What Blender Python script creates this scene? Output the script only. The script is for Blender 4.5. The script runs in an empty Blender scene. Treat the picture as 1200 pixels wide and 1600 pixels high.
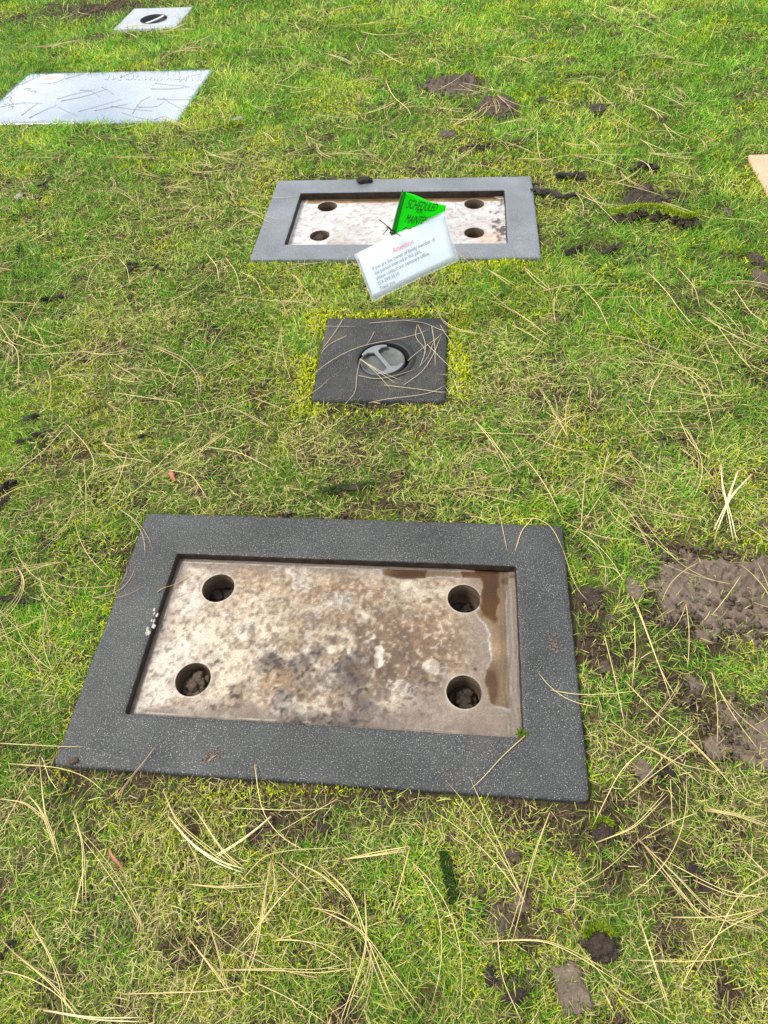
import bpy, bmesh, math, random
import numpy as np
from mathutils import Vector, Matrix
R = math.radians
random.seed(7); rng = np.random.default_rng(11)
SC = bpy.context.scene
COL = SC.collection

# ------------------------------------------------------------------ camera
CAM_H = 1.03; FPX = 1061.37; PITCH = 0.90116; ROLL = -0.08777
_f = np.array([0, math.cos(PITCH), -math.sin(PITCH)])
_u0 = np.array([0, math.sin(PITCH), math.cos(PITCH)]); _r0 = np.array([1., 0, 0])
_r = math.cos(ROLL)*_r0 + math.sin(ROLL)*_u0
_u = -math.sin(ROLL)*_r0 + math.cos(ROLL)*_u0
cd = bpy.data.cameras.new('camera'); cam = bpy.data.objects.new('camera', cd); COL.objects.link(cam)
cd.sensor_fit = 'VERTICAL'; cd.sensor_height = 24; cd.lens = 24*FPX/1600
cd.clip_start = 0.02; cd.clip_end = 500
cam.matrix_world = Matrix(((_r[0], _u[0], -_f[0], 0), (_r[1], _u[1], -_f[1], 0), (_r[2], _u[2], -_f[2], CAM_H), (0, 0, 0, 1)))
SC.camera = cam

# ------------------------------------------------------------------ light
SUN_EL, SUN_AZ = 55, -78          # azimuth from +y, negative = to the left
w = bpy.data.worlds.new('World'); SC.world = w; w.use_nodes = True
nt = w.node_tree; nt.nodes.clear()
def wn(t): return nt.nodes.new(t)
sky = wn('ShaderNodeTexSky'); sky.sky_type = 'NISHITA'; sky.sun_disc = False
sky.sun_elevation = R(SUN_EL); sky.sun_rotation = R(SUN_AZ); sky.dust_density = 3; sky.air_density = 1.0
tc = wn('ShaderNodeTexCoord'); mp = wn('ShaderNodeMapping'); mp.inputs['Scale'].default_value = (1, 1, 2.0)
nz = wn('ShaderNodeTexNoise'); nz.inputs['Scale'].default_value = 2.2; nz.inputs['Detail'].default_value = 7
rp = wn('ShaderNodeValToRGB'); rp.color_ramp.elements[0].position = .36; rp.color_ramp.elements[1].position = .56
nz2 = wn('ShaderNodeTexNoise'); nz2.inputs['Scale'].default_value = 4.5; nz2.inputs['Detail'].default_value = 6
rp2 = wn('ShaderNodeValToRGB')
rp2.color_ramp.elements[0].position = .35; rp2.color_ramp.elements[0].color = (5.0, 5.3, 5.7, 1)
rp2.color_ramp.elements[1].position = .65; rp2.color_ramp.elements[1].color = (12.5, 12.3, 12, 1)
mx = wn('ShaderNodeMix'); mx.data_type = 'RGBA'
bg = wn('ShaderNodeBackground'); bg.inputs[1].default_value = 0.12
out = wn('ShaderNodeOutputWorld')
L = nt.links.new
L(tc.outputs['Generated'], mp.inputs[0]); L(mp.outputs[0], nz.inputs[0]); L(mp.outputs[0], nz2.inputs[0])
L(nz.outputs[0], rp.inputs[0]); L(nz2.outputs[0], rp2.inputs[0])
L(rp.outputs[0], mx.inputs['Factor']); L(sky.outputs[0], mx.inputs['A']); L(rp2.outputs[0], mx.inputs['B'])
L(mx.outputs['Result'], bg.inputs[0]); L(bg.outputs[0], out.inputs[0])
sl = bpy.data.lights.new('sun', 'SUN'); sl.energy = 2.5; sl.angle = R(14); sl.color = (1, .965, .9)
so = bpy.data.objects.new('sun', sl); COL.objects.link(so)
sd = Vector((math.sin(R(SUN_AZ))*math.cos(R(SUN_EL)), math.cos(R(SUN_AZ))*math.cos(R(SUN_EL)), math.sin(R(SUN_EL))))
so.rotation_euler = sd.to_track_quat('Z', 'Y').to_euler()
SC.view_settings.view_transform = 'Standard'; SC.view_settings.look = 'None'
SC.view_settings.exposure = 0.72; SC.view_settings.gamma = 1

# ------------------------------------------------------------------ pixels to ground, noise
def ray(px, py):
    return (px-600)/FPX*_r - (py-800)/FPX*_u + _f
def G(px, py, z=0.0):
    d = ray(px, py); k = (z-CAM_H)/d[2]
    return np.array([d[0]*k, d[1]*k, z])
def on_y(px, py, y):
    d = ray(px, py); return np.array([0, 0, CAM_H]) + d*(y/d[1])
def project(x, y, z=0.0):
    dx, dy, dz = x, y, z-CAM_H
    q = dx*_f[0]+dy*_f[1]+dz*_f[2]
    return 600+FPX*(dx*_r[0]+dy*_r[1]+dz*_r[2])/q, 800-FPX*(dx*_u[0]+dy*_u[1]+dz*_u[2])/q
def _h(ix, iy, iz, s):
    n = (ix.astype(np.int64)*374761393 + iy.astype(np.int64)*668265263 + iz.astype(np.int64)*2147483647 + s*1274126177) & 0xFFFFFFFF
    n = ((n ^ (n >> 13))*1274126177) & 0xFFFFFFFF
    n = ((n ^ (n >> 16))*2246822519) & 0xFFFFFFFF
    return ((n ^ (n >> 15)) & 0xFFFFFF)/float(0xFFFFFF)
def vn(x, y, s=0, z=None):
    x = np.asarray(x, float); y = np.asarray(y, float)
    ix = np.floor(x); iy = np.floor(y); fx = x-ix; fy = y-iy
    fx = fx*fx*(3-2*fx); fy = fy*fy*(3-2*fy)
    def lay(iz):
        a = _h(ix, iy, iz, s); b = _h(ix+1, iy, iz, s); c = _h(ix, iy+1, iz, s); d = _h(ix+1, iy+1, iz, s)
        return (a*(1-fx)+b*fx)*(1-fy)+(c*(1-fx)+d*fx)*fy
    if z is None: return lay(np.zeros_like(ix))
    z = np.asarray(z, float); iz = np.floor(z); fz = z-iz; fz = fz*fz*(3-2*fz)
    return lay(iz)*(1-fz)+lay(iz+1)*fz
def fbm(x, y, f=1., o=4, s=0, z=None):
    v = 0; a = .5; t = 0
    for k in range(o):
        v = v + a*vn(np.asarray(x)*f, np.asarray(y)*f, s+k*17, None if z is None else np.asarray(z)*f); t += a; a *= .5; f *= 2.03
    return v/t
def worley(x, y, f, s=0, z=None):
    x = np.asarray(x, float)*f; y = np.asarray(y, float)*f; ix = np.floor(x); iy = np.floor(y); best = np.full(x.shape, 9.)
    if z is None:
        for dx in (-1, 0, 1):
            for dy in (-1, 0, 1):
                cx = ix+dx; cy = iy+dy; q = np.zeros_like(cx)
                d = (cx+_h(cx, cy, q, s)-x)**2+(cy+_h(cx, cy, q, s+7)-y)**2; best = np.minimum(best, d)
        return np.sqrt(best)
    z = np.asarray(z, float)*f; iz = np.floor(z)
    for dx in (-1, 0, 1):
        for dy in (-1, 0, 1):
            for dz in (-1, 0, 1):
                cx = ix+dx; cy = iy+dy; cz = iz+dz
                d = (cx+_h(cx, cy, cz, s)-x)**2+(cy+_h(cx, cy, cz, s+7)-y)**2+(cz+_h(cx, cy, cz, s+13)-z)**2; best = np.minimum(best, d)
    return np.sqrt(best)
def sstep(a, b, x):
    t = np.clip((x-a)/(b-a), 0, 1); return t*t*(3-2*t)

# ------------------------------------------------------------------ object helpers
def tag(o, label=None, cat=None, group=None, kind=None):
    if label: o['label'] = label
    if cat: o['category'] = cat
    if group: o['group'] = group
    if kind: o['kind'] = kind
    return o
def empty(name, loc, rz=0.):
    o = bpy.data.objects.new(name, None); COL.objects.link(o); o.location = loc; o.rotation_euler = (0, 0, rz)
    o.empty_display_size = .05; return o
def mesh_np(name, V, T, mat, parent=None, col=None, smooth=True):
    """triangle or quad mesh out of numpy arrays"""
    V = np.ascontiguousarray(V, dtype=np.float32); T = np.ascontiguousarray(T, dtype=np.int32)
    me = bpy.data.meshes.new(name); k = T.shape[1]
    me.vertices.add(len(V)); me.vertices.foreach_set('co', V.ravel())
    me.loops.add(T.size); me.loops.foreach_set('vertex_index', T.ravel())
    me.polygons.add(len(T)); me.polygons.foreach_set('loop_start', np.arange(0, T.size, k, dtype=np.int32))
    me.update(calc_edges=True)
    if smooth: me.polygons.foreach_set('use_smooth', np.ones(len(T), bool))
    if col is not None:
        c = np.ones((len(V), 4), np.float32); c[:, :3] = col
        a = me.color_attributes.new('Col', 'FLOAT_COLOR', 'POINT'); a.data.foreach_set('color', c.ravel())
    me.materials.append(mat)
    o = bpy.data.objects.new(name, me); COL.objects.link(o); o.parent = parent
    return o
def mesh_bm(name, bm, mat, parent=None, smooth=True):
    me = bpy.data.meshes.new(name); bm.to_mesh(me); bm.free()
    for p in me.polygons: p.use_smooth = smooth
    me.materials.append(mat)
    o = bpy.data.objects.new(name, me); COL.objects.link(o); o.parent = parent
    return o
def grid_faces(n, m, wrap=False):
    """n rows by m columns of vertices"""
    i = np.arange(n-1)[:, None]; j = np.arange(m if wrap else m-1)[None, :]
    j2 = (j+1) % m
    a = i*m+j; b = i*m+j2; c = (i+1)*m+j2; d = (i+1)*m+j
    return np.stack([a+0*b, b, c, d+0*b], -1).reshape(-1, 4)

# ------------------------------------------------------------------ materials
def mat(name):
    m = bpy.data.materials.new(name); m.use_nodes = True
    return m, m.node_tree, m.node_tree.nodes['Principled BSDF']
def nd(t, k, **kw):
    n = t.nodes.new(k)
    for a, v in kw.items():
        if a in n.inputs.keys(): n.inputs[a].default_value = v
        else: setattr(n, a, v)
    return n
def ramp(t, src, stops):
    r = t.nodes.new('ShaderNodeValToRGB'); e = r.color_ramp.elements
    while len(e) > 2: e.remove(e[-1])
    for i, (p, c) in enumerate(stops):
        if i < 2: e[i].position = p
        else: e.new(p)
    for i, (p, c) in enumerate(stops):
        e[i].position = p; e[i].color = (*c, 1) if len(c) == 3 else c
    t.links.new(src, r.inputs[0]); return r.outputs[0]
def noise(t, scale, detail=4, rough=.55, vec=None):
    n = nd(t, 'ShaderNodeTexNoise', Scale=scale, Detail=detail, Roughness=rough)
    if vec is None:
        c = t.nodes.new('ShaderNodeTexCoord'); vec = c.outputs['Object']
    t.links.new(vec, n.inputs['Vector']); return n.outputs[0]
def mixc(t, fac, a, b, mode='MIX'):
    m = t.nodes.new('ShaderNodeMix'); m.data_type = 'RGBA'; m.blend_type = mode
    for s, v in (('Factor', fac), ('A', a), ('B', b)):
        if hasattr(v, 'node'): t.links.new(v, m.inputs[s])
        else: m.inputs[s].default_value = v if s == 'Factor' else (*v, 1)
    return m.outputs['Result']
def bump(t, b, src, strength, dist):
    n = nd(t, 'ShaderNodeBump', Strength=strength, Distance=dist); t.links.new(src, n.inputs['Height'])
    t.links.new(n.outputs[0], b.inputs['Normal']); return n
def attr(t, name='Col'):
    a = t.nodes.new('ShaderNodeAttribute'); a.attribute_name = name; return a.outputs['Color']

def m_plain(name, c, rough=.6, metal=0., var=.25, scale=60, bmp=.15):
    m, t, b = mat(name)
    f = noise(t, scale)
    col = mixc(t, f, tuple(x*(1-var) for x in c), tuple(min(1, x*(1+var)) for x in c))
    t.links.new(col, b.inputs['Base Color']); b.inputs['Roughness'].default_value = rough; b.inputs['Metallic'].default_value = metal
    if bmp: bump(t, b, noise(t, scale*6), bmp, .001)
    return m
def m_blade(name, trans=.3, rough=.5, spec=.14):
    m, t, b = mat(name)
    c = attr(t); t.links.new(c, b.inputs['Base Color']); b.inputs['Roughness'].default_value = rough
    b.inputs['Specular IOR Level'].default_value = spec
    tr = t.nodes.new('ShaderNodeBsdfTranslucent'); t.links.new(c, tr.inputs[0])
    mxs = t.nodes.new('ShaderNodeMixShader'); mxs.inputs[0].default_value = trans
    t.links.new(b.outputs[0], mxs.inputs[1]); t.links.new(tr.outputs[0], mxs.inputs[2])
    t.links.new(mxs.outputs[0], t.nodes['Material Output'].inputs[0]); return m
def m_granite(name, base, light, speck, rough=.42, stain=None, sp_amt=.62, spec=.3):
    m, t, b = mat(name)
    big = noise(t, 7, 5); col = mixc(t, ramp(t, big, [(.35, (0, 0, 0)), (.65, (1, 1, 1))]), base, light)
    fine = noise(t, 420, 3, .7)
    mul = ramp(t, fine, [(.38, (.55, .55, .55)), (.62, (1.5, 1.5, 1.5))])
    col = mixc(t, 1., col, mul, 'MULTIPLY')
    s2 = noise(t, 620, 2, .5); col = mixc(t, ramp(t, s2, [(sp_amt, (0, 0, 0)), (sp_amt+.07, (1, 1, 1))]), col, speck)
    if stain:
        s3 = noise(t, 5.5, 6, .6); col = mixc(t, ramp(t, s3, [(.56, (0, 0, 0)), (.74, (.55, .55, .55))]), col, stain)
    t.links.new(col, b.inputs['Base Color'])
    rr = ramp(t, noise(t, 11, 5), [(.3, (rough-.08,)*3), (.7, (rough+.12,)*3)]); t.links.new(rr, b.inputs['Roughness'])
    b.inputs['Specular IOR Level'].default_value = spec
    bump(t, b, noise(t, 260, 4, .7), .55, .0012); return m

M = {}
M['grass'] = m_blade('grass_blade', .18); M['straw'] = m_blade('straw_blade', .12, .6, .12); M['moss'] = m_blade('moss_leaf', .25, .7, .15)
M['needle'] = m_blade('pine_needle', .1, .5, .2)
M['rim'] = m_granite('dark_cast_granite', (.027, .029, .030), (.046, .049, .050), (.36, .34, .28), .55, (.10, .085, .068))
M['rim_far'] = m_granite('wet_cast_granite', (.088, .098, .110), (.135, .150, .166), (.36, .37, .38), .34, (.15, .155, .16), spec=.5)
M['vault'] = m_granite('dark_cast_concrete', (.016, .0165, .017), (.036, .036, .034), (.34, .33, .29), .62, (.13, .11, .06), .63)
M['polished'] = m_granite('polished_grey_granite', (.165, .215, .265), (.195, .245, .30), (.30, .35, .39), .10, None, spec=.5)
M['polished_vault'] = m_granite('smooth_light_granite', (.26, .285, .31), (.31, .335, .36), (.4, .42, .44), .2, None)
for k in ('polished',):
    b = M[k].node_tree.nodes['Principled BSDF']; b.inputs['Coat Weight'].default_value = .6; b.inputs['Coat Roughness'].default_value = .04
    for n in M[k].node_tree.nodes:
        if n.type == 'BUMP': n.inputs['Strength'].default_value = .03
M['sandstone'] = m_granite('tan_sandstone', (.42, .26, .16), (.52, .34, .22), (.6, .45, .33), .6, None)
def m_soil(name, a, bb, rough=.75, st=.9):
    m, t, b = mat(name)
    col = mixc(t, ramp(t, noise(t, 45, 6, .65), [(.3, (0, 0, 0)), (.7, (1, 1, 1))]), a, bb)
    col = mixc(t, ramp(t, noise(t, 260, 3), [(.62, (0, 0, 0)), (.72, (1, 1, 1))]), col, tuple(x*1.7 for x in bb))
    t.links.new(col, b.inputs['Base Color']); b.inputs['Roughness'].default_value = rough
    b.inputs['Specular IOR Level'].default_value = .22
    bump(t, b, noise(t, 160, 8, .7), st, .004); return m
M['mud'] = m_soil('grey_brown_mud', (.100, .074, .055), (.185, .140, .106), .65)
M['soil_dark'] = m_soil('dark_wet_soil', (.022, .015, .011), (.060, .042, .030), .55)
M['soil_mid'] = m_soil('brown_soil', (.055, .038, .028), (.12, .088, .064), .65)
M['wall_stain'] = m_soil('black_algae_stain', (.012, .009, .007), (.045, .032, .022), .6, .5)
M['bark'] = m_soil('blackened_bark', (.010, .008, .007), (.035, .027, .022), .6)
M['zip'] = m_plain('black_nylon', (.012, .012, .012), .35)
M['wire'] = m_plain('dark_steel_wire', (.10, .11, .10), .4, .7)
M['hole'] = m_soil('stained_hole_wall', (.045, .030, .020), (.12, .085, .055), .5, .5)
def m_attr(name, rough=.55, bscale=300, bst=.5, detail=True, bd=.0015):
    m, t, b = mat(name); c = attr(t)
    if detail:
        c = mixc(t, 1., c, ramp(t, noise(t, bscale, 4, .65), [(.32, (.72, .72, .72)), (.68, (1.25, 1.25, 1.25))]), 'MULTIPLY')
    t.links.new(c, b.inputs['Base Color']); b.inputs['Roughness'].default_value = rough
    bump(t, b, noise(t, bscale, 5, .65), bst, bd); return m, t, b
M['panel'], _t, _b = m_attr('weathered_concrete_bed', .55, 420, .8, True, .0016); _b.inputs['Specular IOR Level'].default_value = .3
M['ground'], _t, _b = m_attr('lawn_soil', .8, 140, 1., True, .006); _b.inputs['Specular IOR Level'].default_value = .1
def m_water():
    m, t, b = mat('shallow_water'); t.nodes.remove(b)
    tr = t.nodes.new('ShaderNodeBsdfTransparent'); tr.inputs[0].default_value = (.78, .66, .50, 1)
    gl = nd(t, 'ShaderNodeBsdfGlossy', Roughness=.03); gl.inputs[0].default_value = (1, 1, 1, 1)
    fr = nd(t, 'ShaderNodeFresnel', IOR=1.38)
    bp = nd(t, 'ShaderNodeBump', Strength=.12, Distance=.002); t.links.new(noise(t, 26, 2), bp.inputs['Height'])
    t.links.new(bp.outputs[0], gl.inputs['Normal']); t.links.new(bp.outputs[0], fr.inputs['Normal'])
    mu = nd(t, 'ShaderNodeMath', operation='MULTIPLY'); mu.inputs[1].default_value = 2.2; t.links.new(fr.outputs[0], mu.inputs[0])
    ms = t.nodes.new('ShaderNodeMixShader'); t.links.new(fr.outputs[0], ms.inputs[0])
    t.links.new(tr.outputs[0], ms.inputs[1]); t.links.new(gl.outputs[0], ms.inputs[2])
    t.links.new(ms.outputs[0], t.nodes['Material Output'].inputs[0]); return m
M['water'] = m_water()

# ------------------------------------------------------------------ footprints of the markers (x, y, yaw, w, h)
NEAR_O = (-.1056, .5624, -.1494, .8078, .4937); NEAR_I = (-.1071, .5587, -.1510, .6299, .3109)
FAR_O = (.117, 1.9189, -.1455, .8023, .4565); FAR_I = (.1168, 1.9132, -.1500, .6263, .2943)
SMALL = (.029, 1.2823, -.1402, .3031, .3047); TOPV = (-.893, 3.962, -.1819, .3064, .299)
PLAQ = (-.996, 3.068, -.172, .826, .512); TAN = (1.50, 1.905, -.14, .60, .30)
def loc(rect, x, y):
    c, s = math.cos(rect[2]), math.sin(rect[2]); dx = np.asarray(x)-rect[0]; dy = np.asarray(y)-rect[1]
    return c*dx+s*dy, -s*dx+c*dy
def wor(rect, u, v):
    c, s = math.cos(rect[2]), math.sin(rect[2]); return rect[0]+c*u-s*v, rect[1]+s*u+c*v
def sdr(rect, x, y):
    u, v = loc(rect, x, y); a = np.abs(u)-rect[3]/2; b = np.abs(v)-rect[4]/2
    return np.maximum(a, b) + 0*a
ALLR = (NEAR_O, FAR_O, SMALL, TOPV, PLAQ, TAN)
def sd_all(x, y):
    d = 9.
    for r in ALLR: d = np.minimum(d, sdr(r, x, y))
    return d
def sd_poly(P, x, y):
    """signed distance, negative inside"""
    x = np.asarray(x, float); y = np.asarray(y, float); d = np.full(x.shape, 1e9); ins = np.zeros(x.shape, bool)
    n = len(P)
    for i in range(n):
        ax, ay = P[i]; bx, by = P[(i+1) % n]
        ex, ey = bx-ax, by-ay; wx, wy = x-ax, y-ay
        t = np.clip((wx*ex+wy*ey)/(ex*ex+ey*ey), 0, 1)
        d = np.minimum(d, np.hypot(wx-ex*t, wy-ey*t))
        c = ((ay > y) != (by > y)) & (x < (bx-ax)*(y-ay)/((by-ay) if by != ay else 1e-12)+ax)
        ins ^= c
    return np.where(ins, -d, d)
def PX(*pts): return [tuple(G(*p)[:2]) for p in pts]

MUD = [  # polygon, height, clumpiness, label, cell, seed, material
 (PX((1022, 905), (1040, 880), (1072, 860), (1130, 864), (1200, 866), (1300, 868), (1330, 940), (1300, 990), (1200, 1002), (1160, 985), (1125, 992), (1100, 978), (1066, 968), (1035, 940)), .008, .8, 'broad mound of crumbly grey brown mud, the largest heap, at the right edge', 'mud'),
 (PX((1195, 1084), (1172, 1110), (1152, 1130), (1148, 1158), (1165, 1185), (1205, 1203), (1280, 1200), (1290, 1110), (1250, 1080)), .007, .25, 'smooth trodden mud patch at the right edge, below the broad crumbly mound', 'mud'),
 (PX((655, 133), (672, 122), (705, 115), (738, 112), (750, 124), (748, 140), (715, 146), (680, 142)), .014, 1., 'dark heap of crumbled soil behind the far marker base, the longer and farther of two', 'soil_mid'),
 (PX((745, 162), (758, 150), (790, 146), (808, 158), (806, 172), (785, 180), (757, 176)), .010, 1., 'round heap of crumbled soil just nearer than the long dark heap', 'soil_mid'),
 (PX((976, 298), (990, 285), (1018, 288), (1042, 302), (1038, 316), (1005, 320), (982, 312)), .012, .9, 'scattered dark soil just behind the long mossy turf strip', 'soil_dark'),
 (PX((1066, 1068), (1080, 1058), (1100, 1066), (1096, 1082), (1075, 1084)), .008, .5, 'small flat mud smear left of the trodden mud patch, upper left of three smears', 'mud'),
 (PX((1128, 1096), (1150, 1090), (1158, 1108), (1150, 1126), (1132, 1120)), .009, .4, 'small mud smear touching the trodden mud patch at its upper left', 'mud'),
 (PX((1110, 1160), (1126, 1140), (1136, 1155), (1132, 1180), (1114, 1184)), .006, .5, 'small mud smear left of the trodden mud patch at its lower left', 'mud'),
 (PX((1018, 958), (1045, 952), (1068, 950), (1070, 966), (1045, 974), (1024, 970)), .007, .6, 'thin tongue of mud in the grass under the lower left of the crumbly mound', 'mud'),
 (PX((797, 1404), (822, 1392), (836, 1400), (830, 1420), (808, 1430), (800, 1420)), .008, .4, 'flat pale brown mud smear in the grass below the right part of the near base', 'mud'),
 (PX((757, 1422), (770, 1412), (790, 1436), (785, 1450), (766, 1442)), .006, .5, 'thin brown mud smear just left of the flat pale brown smear', 'soil_mid'),
]
BARE = [  # px, py, world radius x, y, strength
 (560, 1240, .28, .045, .85), (840, 1268, .13, .045, .9), (300, 1230, .2, .04, .8), (620, 1262, .2, .03, .7), (500, 1290, .05, .03, .8), (620, 790, .12, .03, .6), (860, 905, .02, .05, .5),
 (910, 930, .03, .035, .8), (760, 228, .22, .07, .55), (720, 208, .09, .04, .7), (640, 262, .5, .03, .6), (850, 300, .07, .1, .5), (880, 270, .14, .08, .5),
 (1010, 300, .14, .10, .75), (930, 380, .12, .035, .7), (850, 375, .06, .04, .5), (560, 635, .2, .025, .7), (940, 1000, .03, .05, .5), (1060, 1100, .06, .06, .6), (1100, 1000, .1, .03, .5),
 (430, 460, .15, .06, .3), (320, 520, .08, .04, .5), (120, 860, .05, .04, .6), (1120, 830, .08, .03, .7), (905, 1220, .012, .08, .7), (150, 8, .5, .22, 1.0),
 (100, 900, .05, .03, .5), (210, 860, .05, .03, .4), (880, 120, .1, .05, .5), (925, 160, .08, .05, .6), (1165, 170, .1, .08, .5), (1180, 430, .1, .1, .6), (990, 640, .07, .04, .5),
 (130, 700, .05, .03, .3), (300, 1340, .06, .03, .35), (550, 1390, .05, .03, .4), (800, 1360, .06, .05, .5), (660, 1480, .03, .02, .5), (1085, 1380, .03, .03, .5), (30, 25, .4, .15, .7), (270, 800, .04, .02, .4), (1190, 560, .05, .05, .4)]
BAREW = [(*G(a, b)[:2], c, d, e) for a, b, c, d, e in BARE]
def bare(x, y):
    v = 0
    for bx, by, rx, ry, s in BAREW:
        v = np.maximum(v, s*np.exp(-(((x-bx)/rx)**2+((y-by)/ry)**2)**1.2))
    n = fbm(x, y, 9, 4, 77)
    v = v*(.55+.9*n)
    v = v + .60*sstep(.56, .68, fbm(x, y, 6.5, 4, 31))*sstep(2.6, 1.0, y)*(1-.6*sstep(.62, .52, fbm(x, y, 1.2, 2, 33)))+(.8-.45*sstep(.5, 1.6, y))*sstep(.60, .70, fbm(x, y, 19, 3, 32))
    for P, *_r2 in MUD: v = np.maximum(v, .93*sstep(.03, -.006, sd_poly(P, x, y)+.05*(n-.5)))
    return np.clip(v, 0, 1)
def ground_z(x, y):
    x = np.asarray(x, float); y = np.asarray(y, float)
    z = -.013 + .016*(fbm(x, y, 2.3, 3, 5)-.5) + .010*(fbm(x, y, 11, 3, 6)-.5)
    d = sd_all(x, y)
    z = z*sstep(-.02, .12, d) + -.012*(1-sstep(-.02, .12, d))
    return z

# ------------------------------------------------------------------ ground sheet
def lines(a, b, st, far):
    fine = np.arange(a, b+st/2, st); k = 1; outp = []
    d = st
    while sum(outp) < far: outp.append(d); d *= 1.45
    c = np.cumsum(outp)
    return np.concatenate([(a-c)[::-1], fine, b+c])
gx = lines(-2.2, 2.3, .009, 70); gy = lines(-.35, 4.8, .009, 70)
X, Y = np.meshgrid(gx, gy); xf, yf = X.ravel(), Y.ravel()
d = sd_all(xf, yf)
Z = ground_z(xf, yf)+.005*(fbm(xf, yf, 55, 3, 9)-.5)
F = grid_faces(len(gy), len(gx))
inside = (d < -.022); F = F[~inside[F].any(1)]
ba = bare(xf, yf); ba[np.hypot(xf, yf-2) > 8] = .1
mo = fbm(xf, yf, 14, 4, 21); br = fbm(xf, yf, 40, 3, 22)
c_moss = np.stack([.05+.06*br, .085+.06*br, .008+.008*br], 1); c_soil = np.stack([.024+.040*br, .016+.026*br, .010+.017*br], 1)
c_str = np.array([.17, .13, .06])
k = sstep(.40, .58, mo)[:, None]*(1-ba[:, None]*.9); cc = c_moss*k + c_soil*(1-k)
k2 = (.55*sstep(.5, .7, fbm(xf, yf, 70, 2, 24)))[:, None]; cc = cc*(1-k2)+c_str*k2*(1-.7*ba[:, None])+c_soil*k2*.7*ba[:, None]
farm = sstep(5, 7, np.hypot(xf, yf-2))[:, None]; cc = cc*(1-farm)+np.array([.10, .145, .03])*farm
ground = mesh_np('ground', np.stack([xf, yf, Z], 1), F, M['ground'], None, cc); tag(ground, kind='structure')

# ------------------------------------------------------------------ blades
def blades(x, y, z, head, Ln, W, e0, bend, col, seg, tip=None, twist=.5):
    n = len(x); t = np.linspace(0, 1, seg+1)
    el = e0[:, None]-bend[:, None]*t[None, :-1]; st = (Ln/seg)[:, None]
    hh = np.concatenate([np.zeros((n, 1)), np.cumsum(np.cos(el)*st, 1)], 1); zz = np.concatenate([np.zeros((n, 1)), np.cumsum(np.sin(el)*st, 1)], 1)
    side = (rng.random(n)-.5)*.7; hd = head[:, None]+side[:, None]*t[None, :]
    px = x[:, None]+np.cos(hd)*hh; py = y[:, None]+np.sin(hd)*hh; pz = z[:, None]+np.maximum(zz, -.002)
    tw = rng.normal(0, twist, n)
    sx = -np.sin(head)*np.cos(tw); sy = np.cos(head)*np.cos(tw); sz = np.sin(tw)
    wd = (W/2)[:, None]*(np.array([.75]+[1-(q**2.2)*.75 for q in t[1:]]))[None, :]
    m = 2*seg+1; V = np.empty((n, m, 3), np.float32)
    for i in range(seg):
        V[:, 2*i, 0] = px[:, i]-sx*wd[:, i]; V[:, 2*i, 1] = py[:, i]-sy*wd[:, i]; V[:, 2*i, 2] = pz[:, i]-sz*wd[:, i]
        V[:, 2*i+1, 0] = px[:, i]+sx*wd[:, i]; V[:, 2*i+1, 1] = py[:, i]+sy*wd[:, i]; V[:, 2*i+1, 2] = pz[:, i]+sz*wd[:, i]
    V[:, 2*seg, 0] = px[:, seg]; V[:, 2*seg, 1] = py[:, seg]; V[:, 2*seg, 2] = pz[:, seg]
    f = []
    for i in range(seg-1):
        a = 2*i; f += [(a, a+1, a+3), (a, a+3, a+2)]
    a = 2*(seg-1); f.append((a, a+1, a+2)); f = np.array(f)
    T = (np.arange(n)[:, None, None]*m+f[None]).reshape(-1, 3)
    C = np.repeat(col[:, None, :], m, 1)
    if tip is not None:
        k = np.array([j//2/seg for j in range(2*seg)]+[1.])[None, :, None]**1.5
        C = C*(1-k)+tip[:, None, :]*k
    return V.reshape(-1, 3), T, C.reshape(-1, 3)
def join(parts):
    V, T, C, o = [], [], [], 0
    for v, t, c in parts: V.append(v); T.append(t+o); C.append(c); o += len(v)
    return np.concatenate(V), np.concatenate(T), np.concatenate(C)
def scatter(dens, y0, y1):
    """random points over the lawn the camera sees plus a margin"""
    out = []
    for ya in np.arange(y0, y1, .1):
        dep = .62*(ya+.05)+.81; hw = .585*dep+.16+.05*ya
        cx = -.06*ya+.05
        n = int(dens(dep)*.1*2*hw); out.append(np.stack([cx+(rng.random(n)*2-1)*hw, ya+rng.random(n)*.1], 1))
    p = np.concatenate(out); return p[:, 0], p[:, 1]
def dirs(x, y, sp):
    a = fbm(x, y, 3.2, 2, 41)*13+fbm(x, y, 17, 2, 42)*7
    return a+rng.normal(0, sp, len(x))
def lush(x, y):
    v = fbm(x, y, 3.0, 4, 51)*.9+fbm(x, y, 16, 3, 52)*.45-.22
    v = v+.10*sstep(1.2, 3.4, y)+.16*np.exp(-(((x-1.0)/.45)**2+((y-1.9)/.9)**2))+.1*np.exp(-(((x+.62)/.2)**2+((y-1.35)/.2)**2))+.12*sstep(2.6, 3.6, y)
    return v-.10*sstep(.75, .1, y)
def fscale(y): return ((.62*y+.81)/.9)**.72
NG = 1.0
def dens(base, p): return lambda dep: NG*base*(.9/dep)**p

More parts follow.
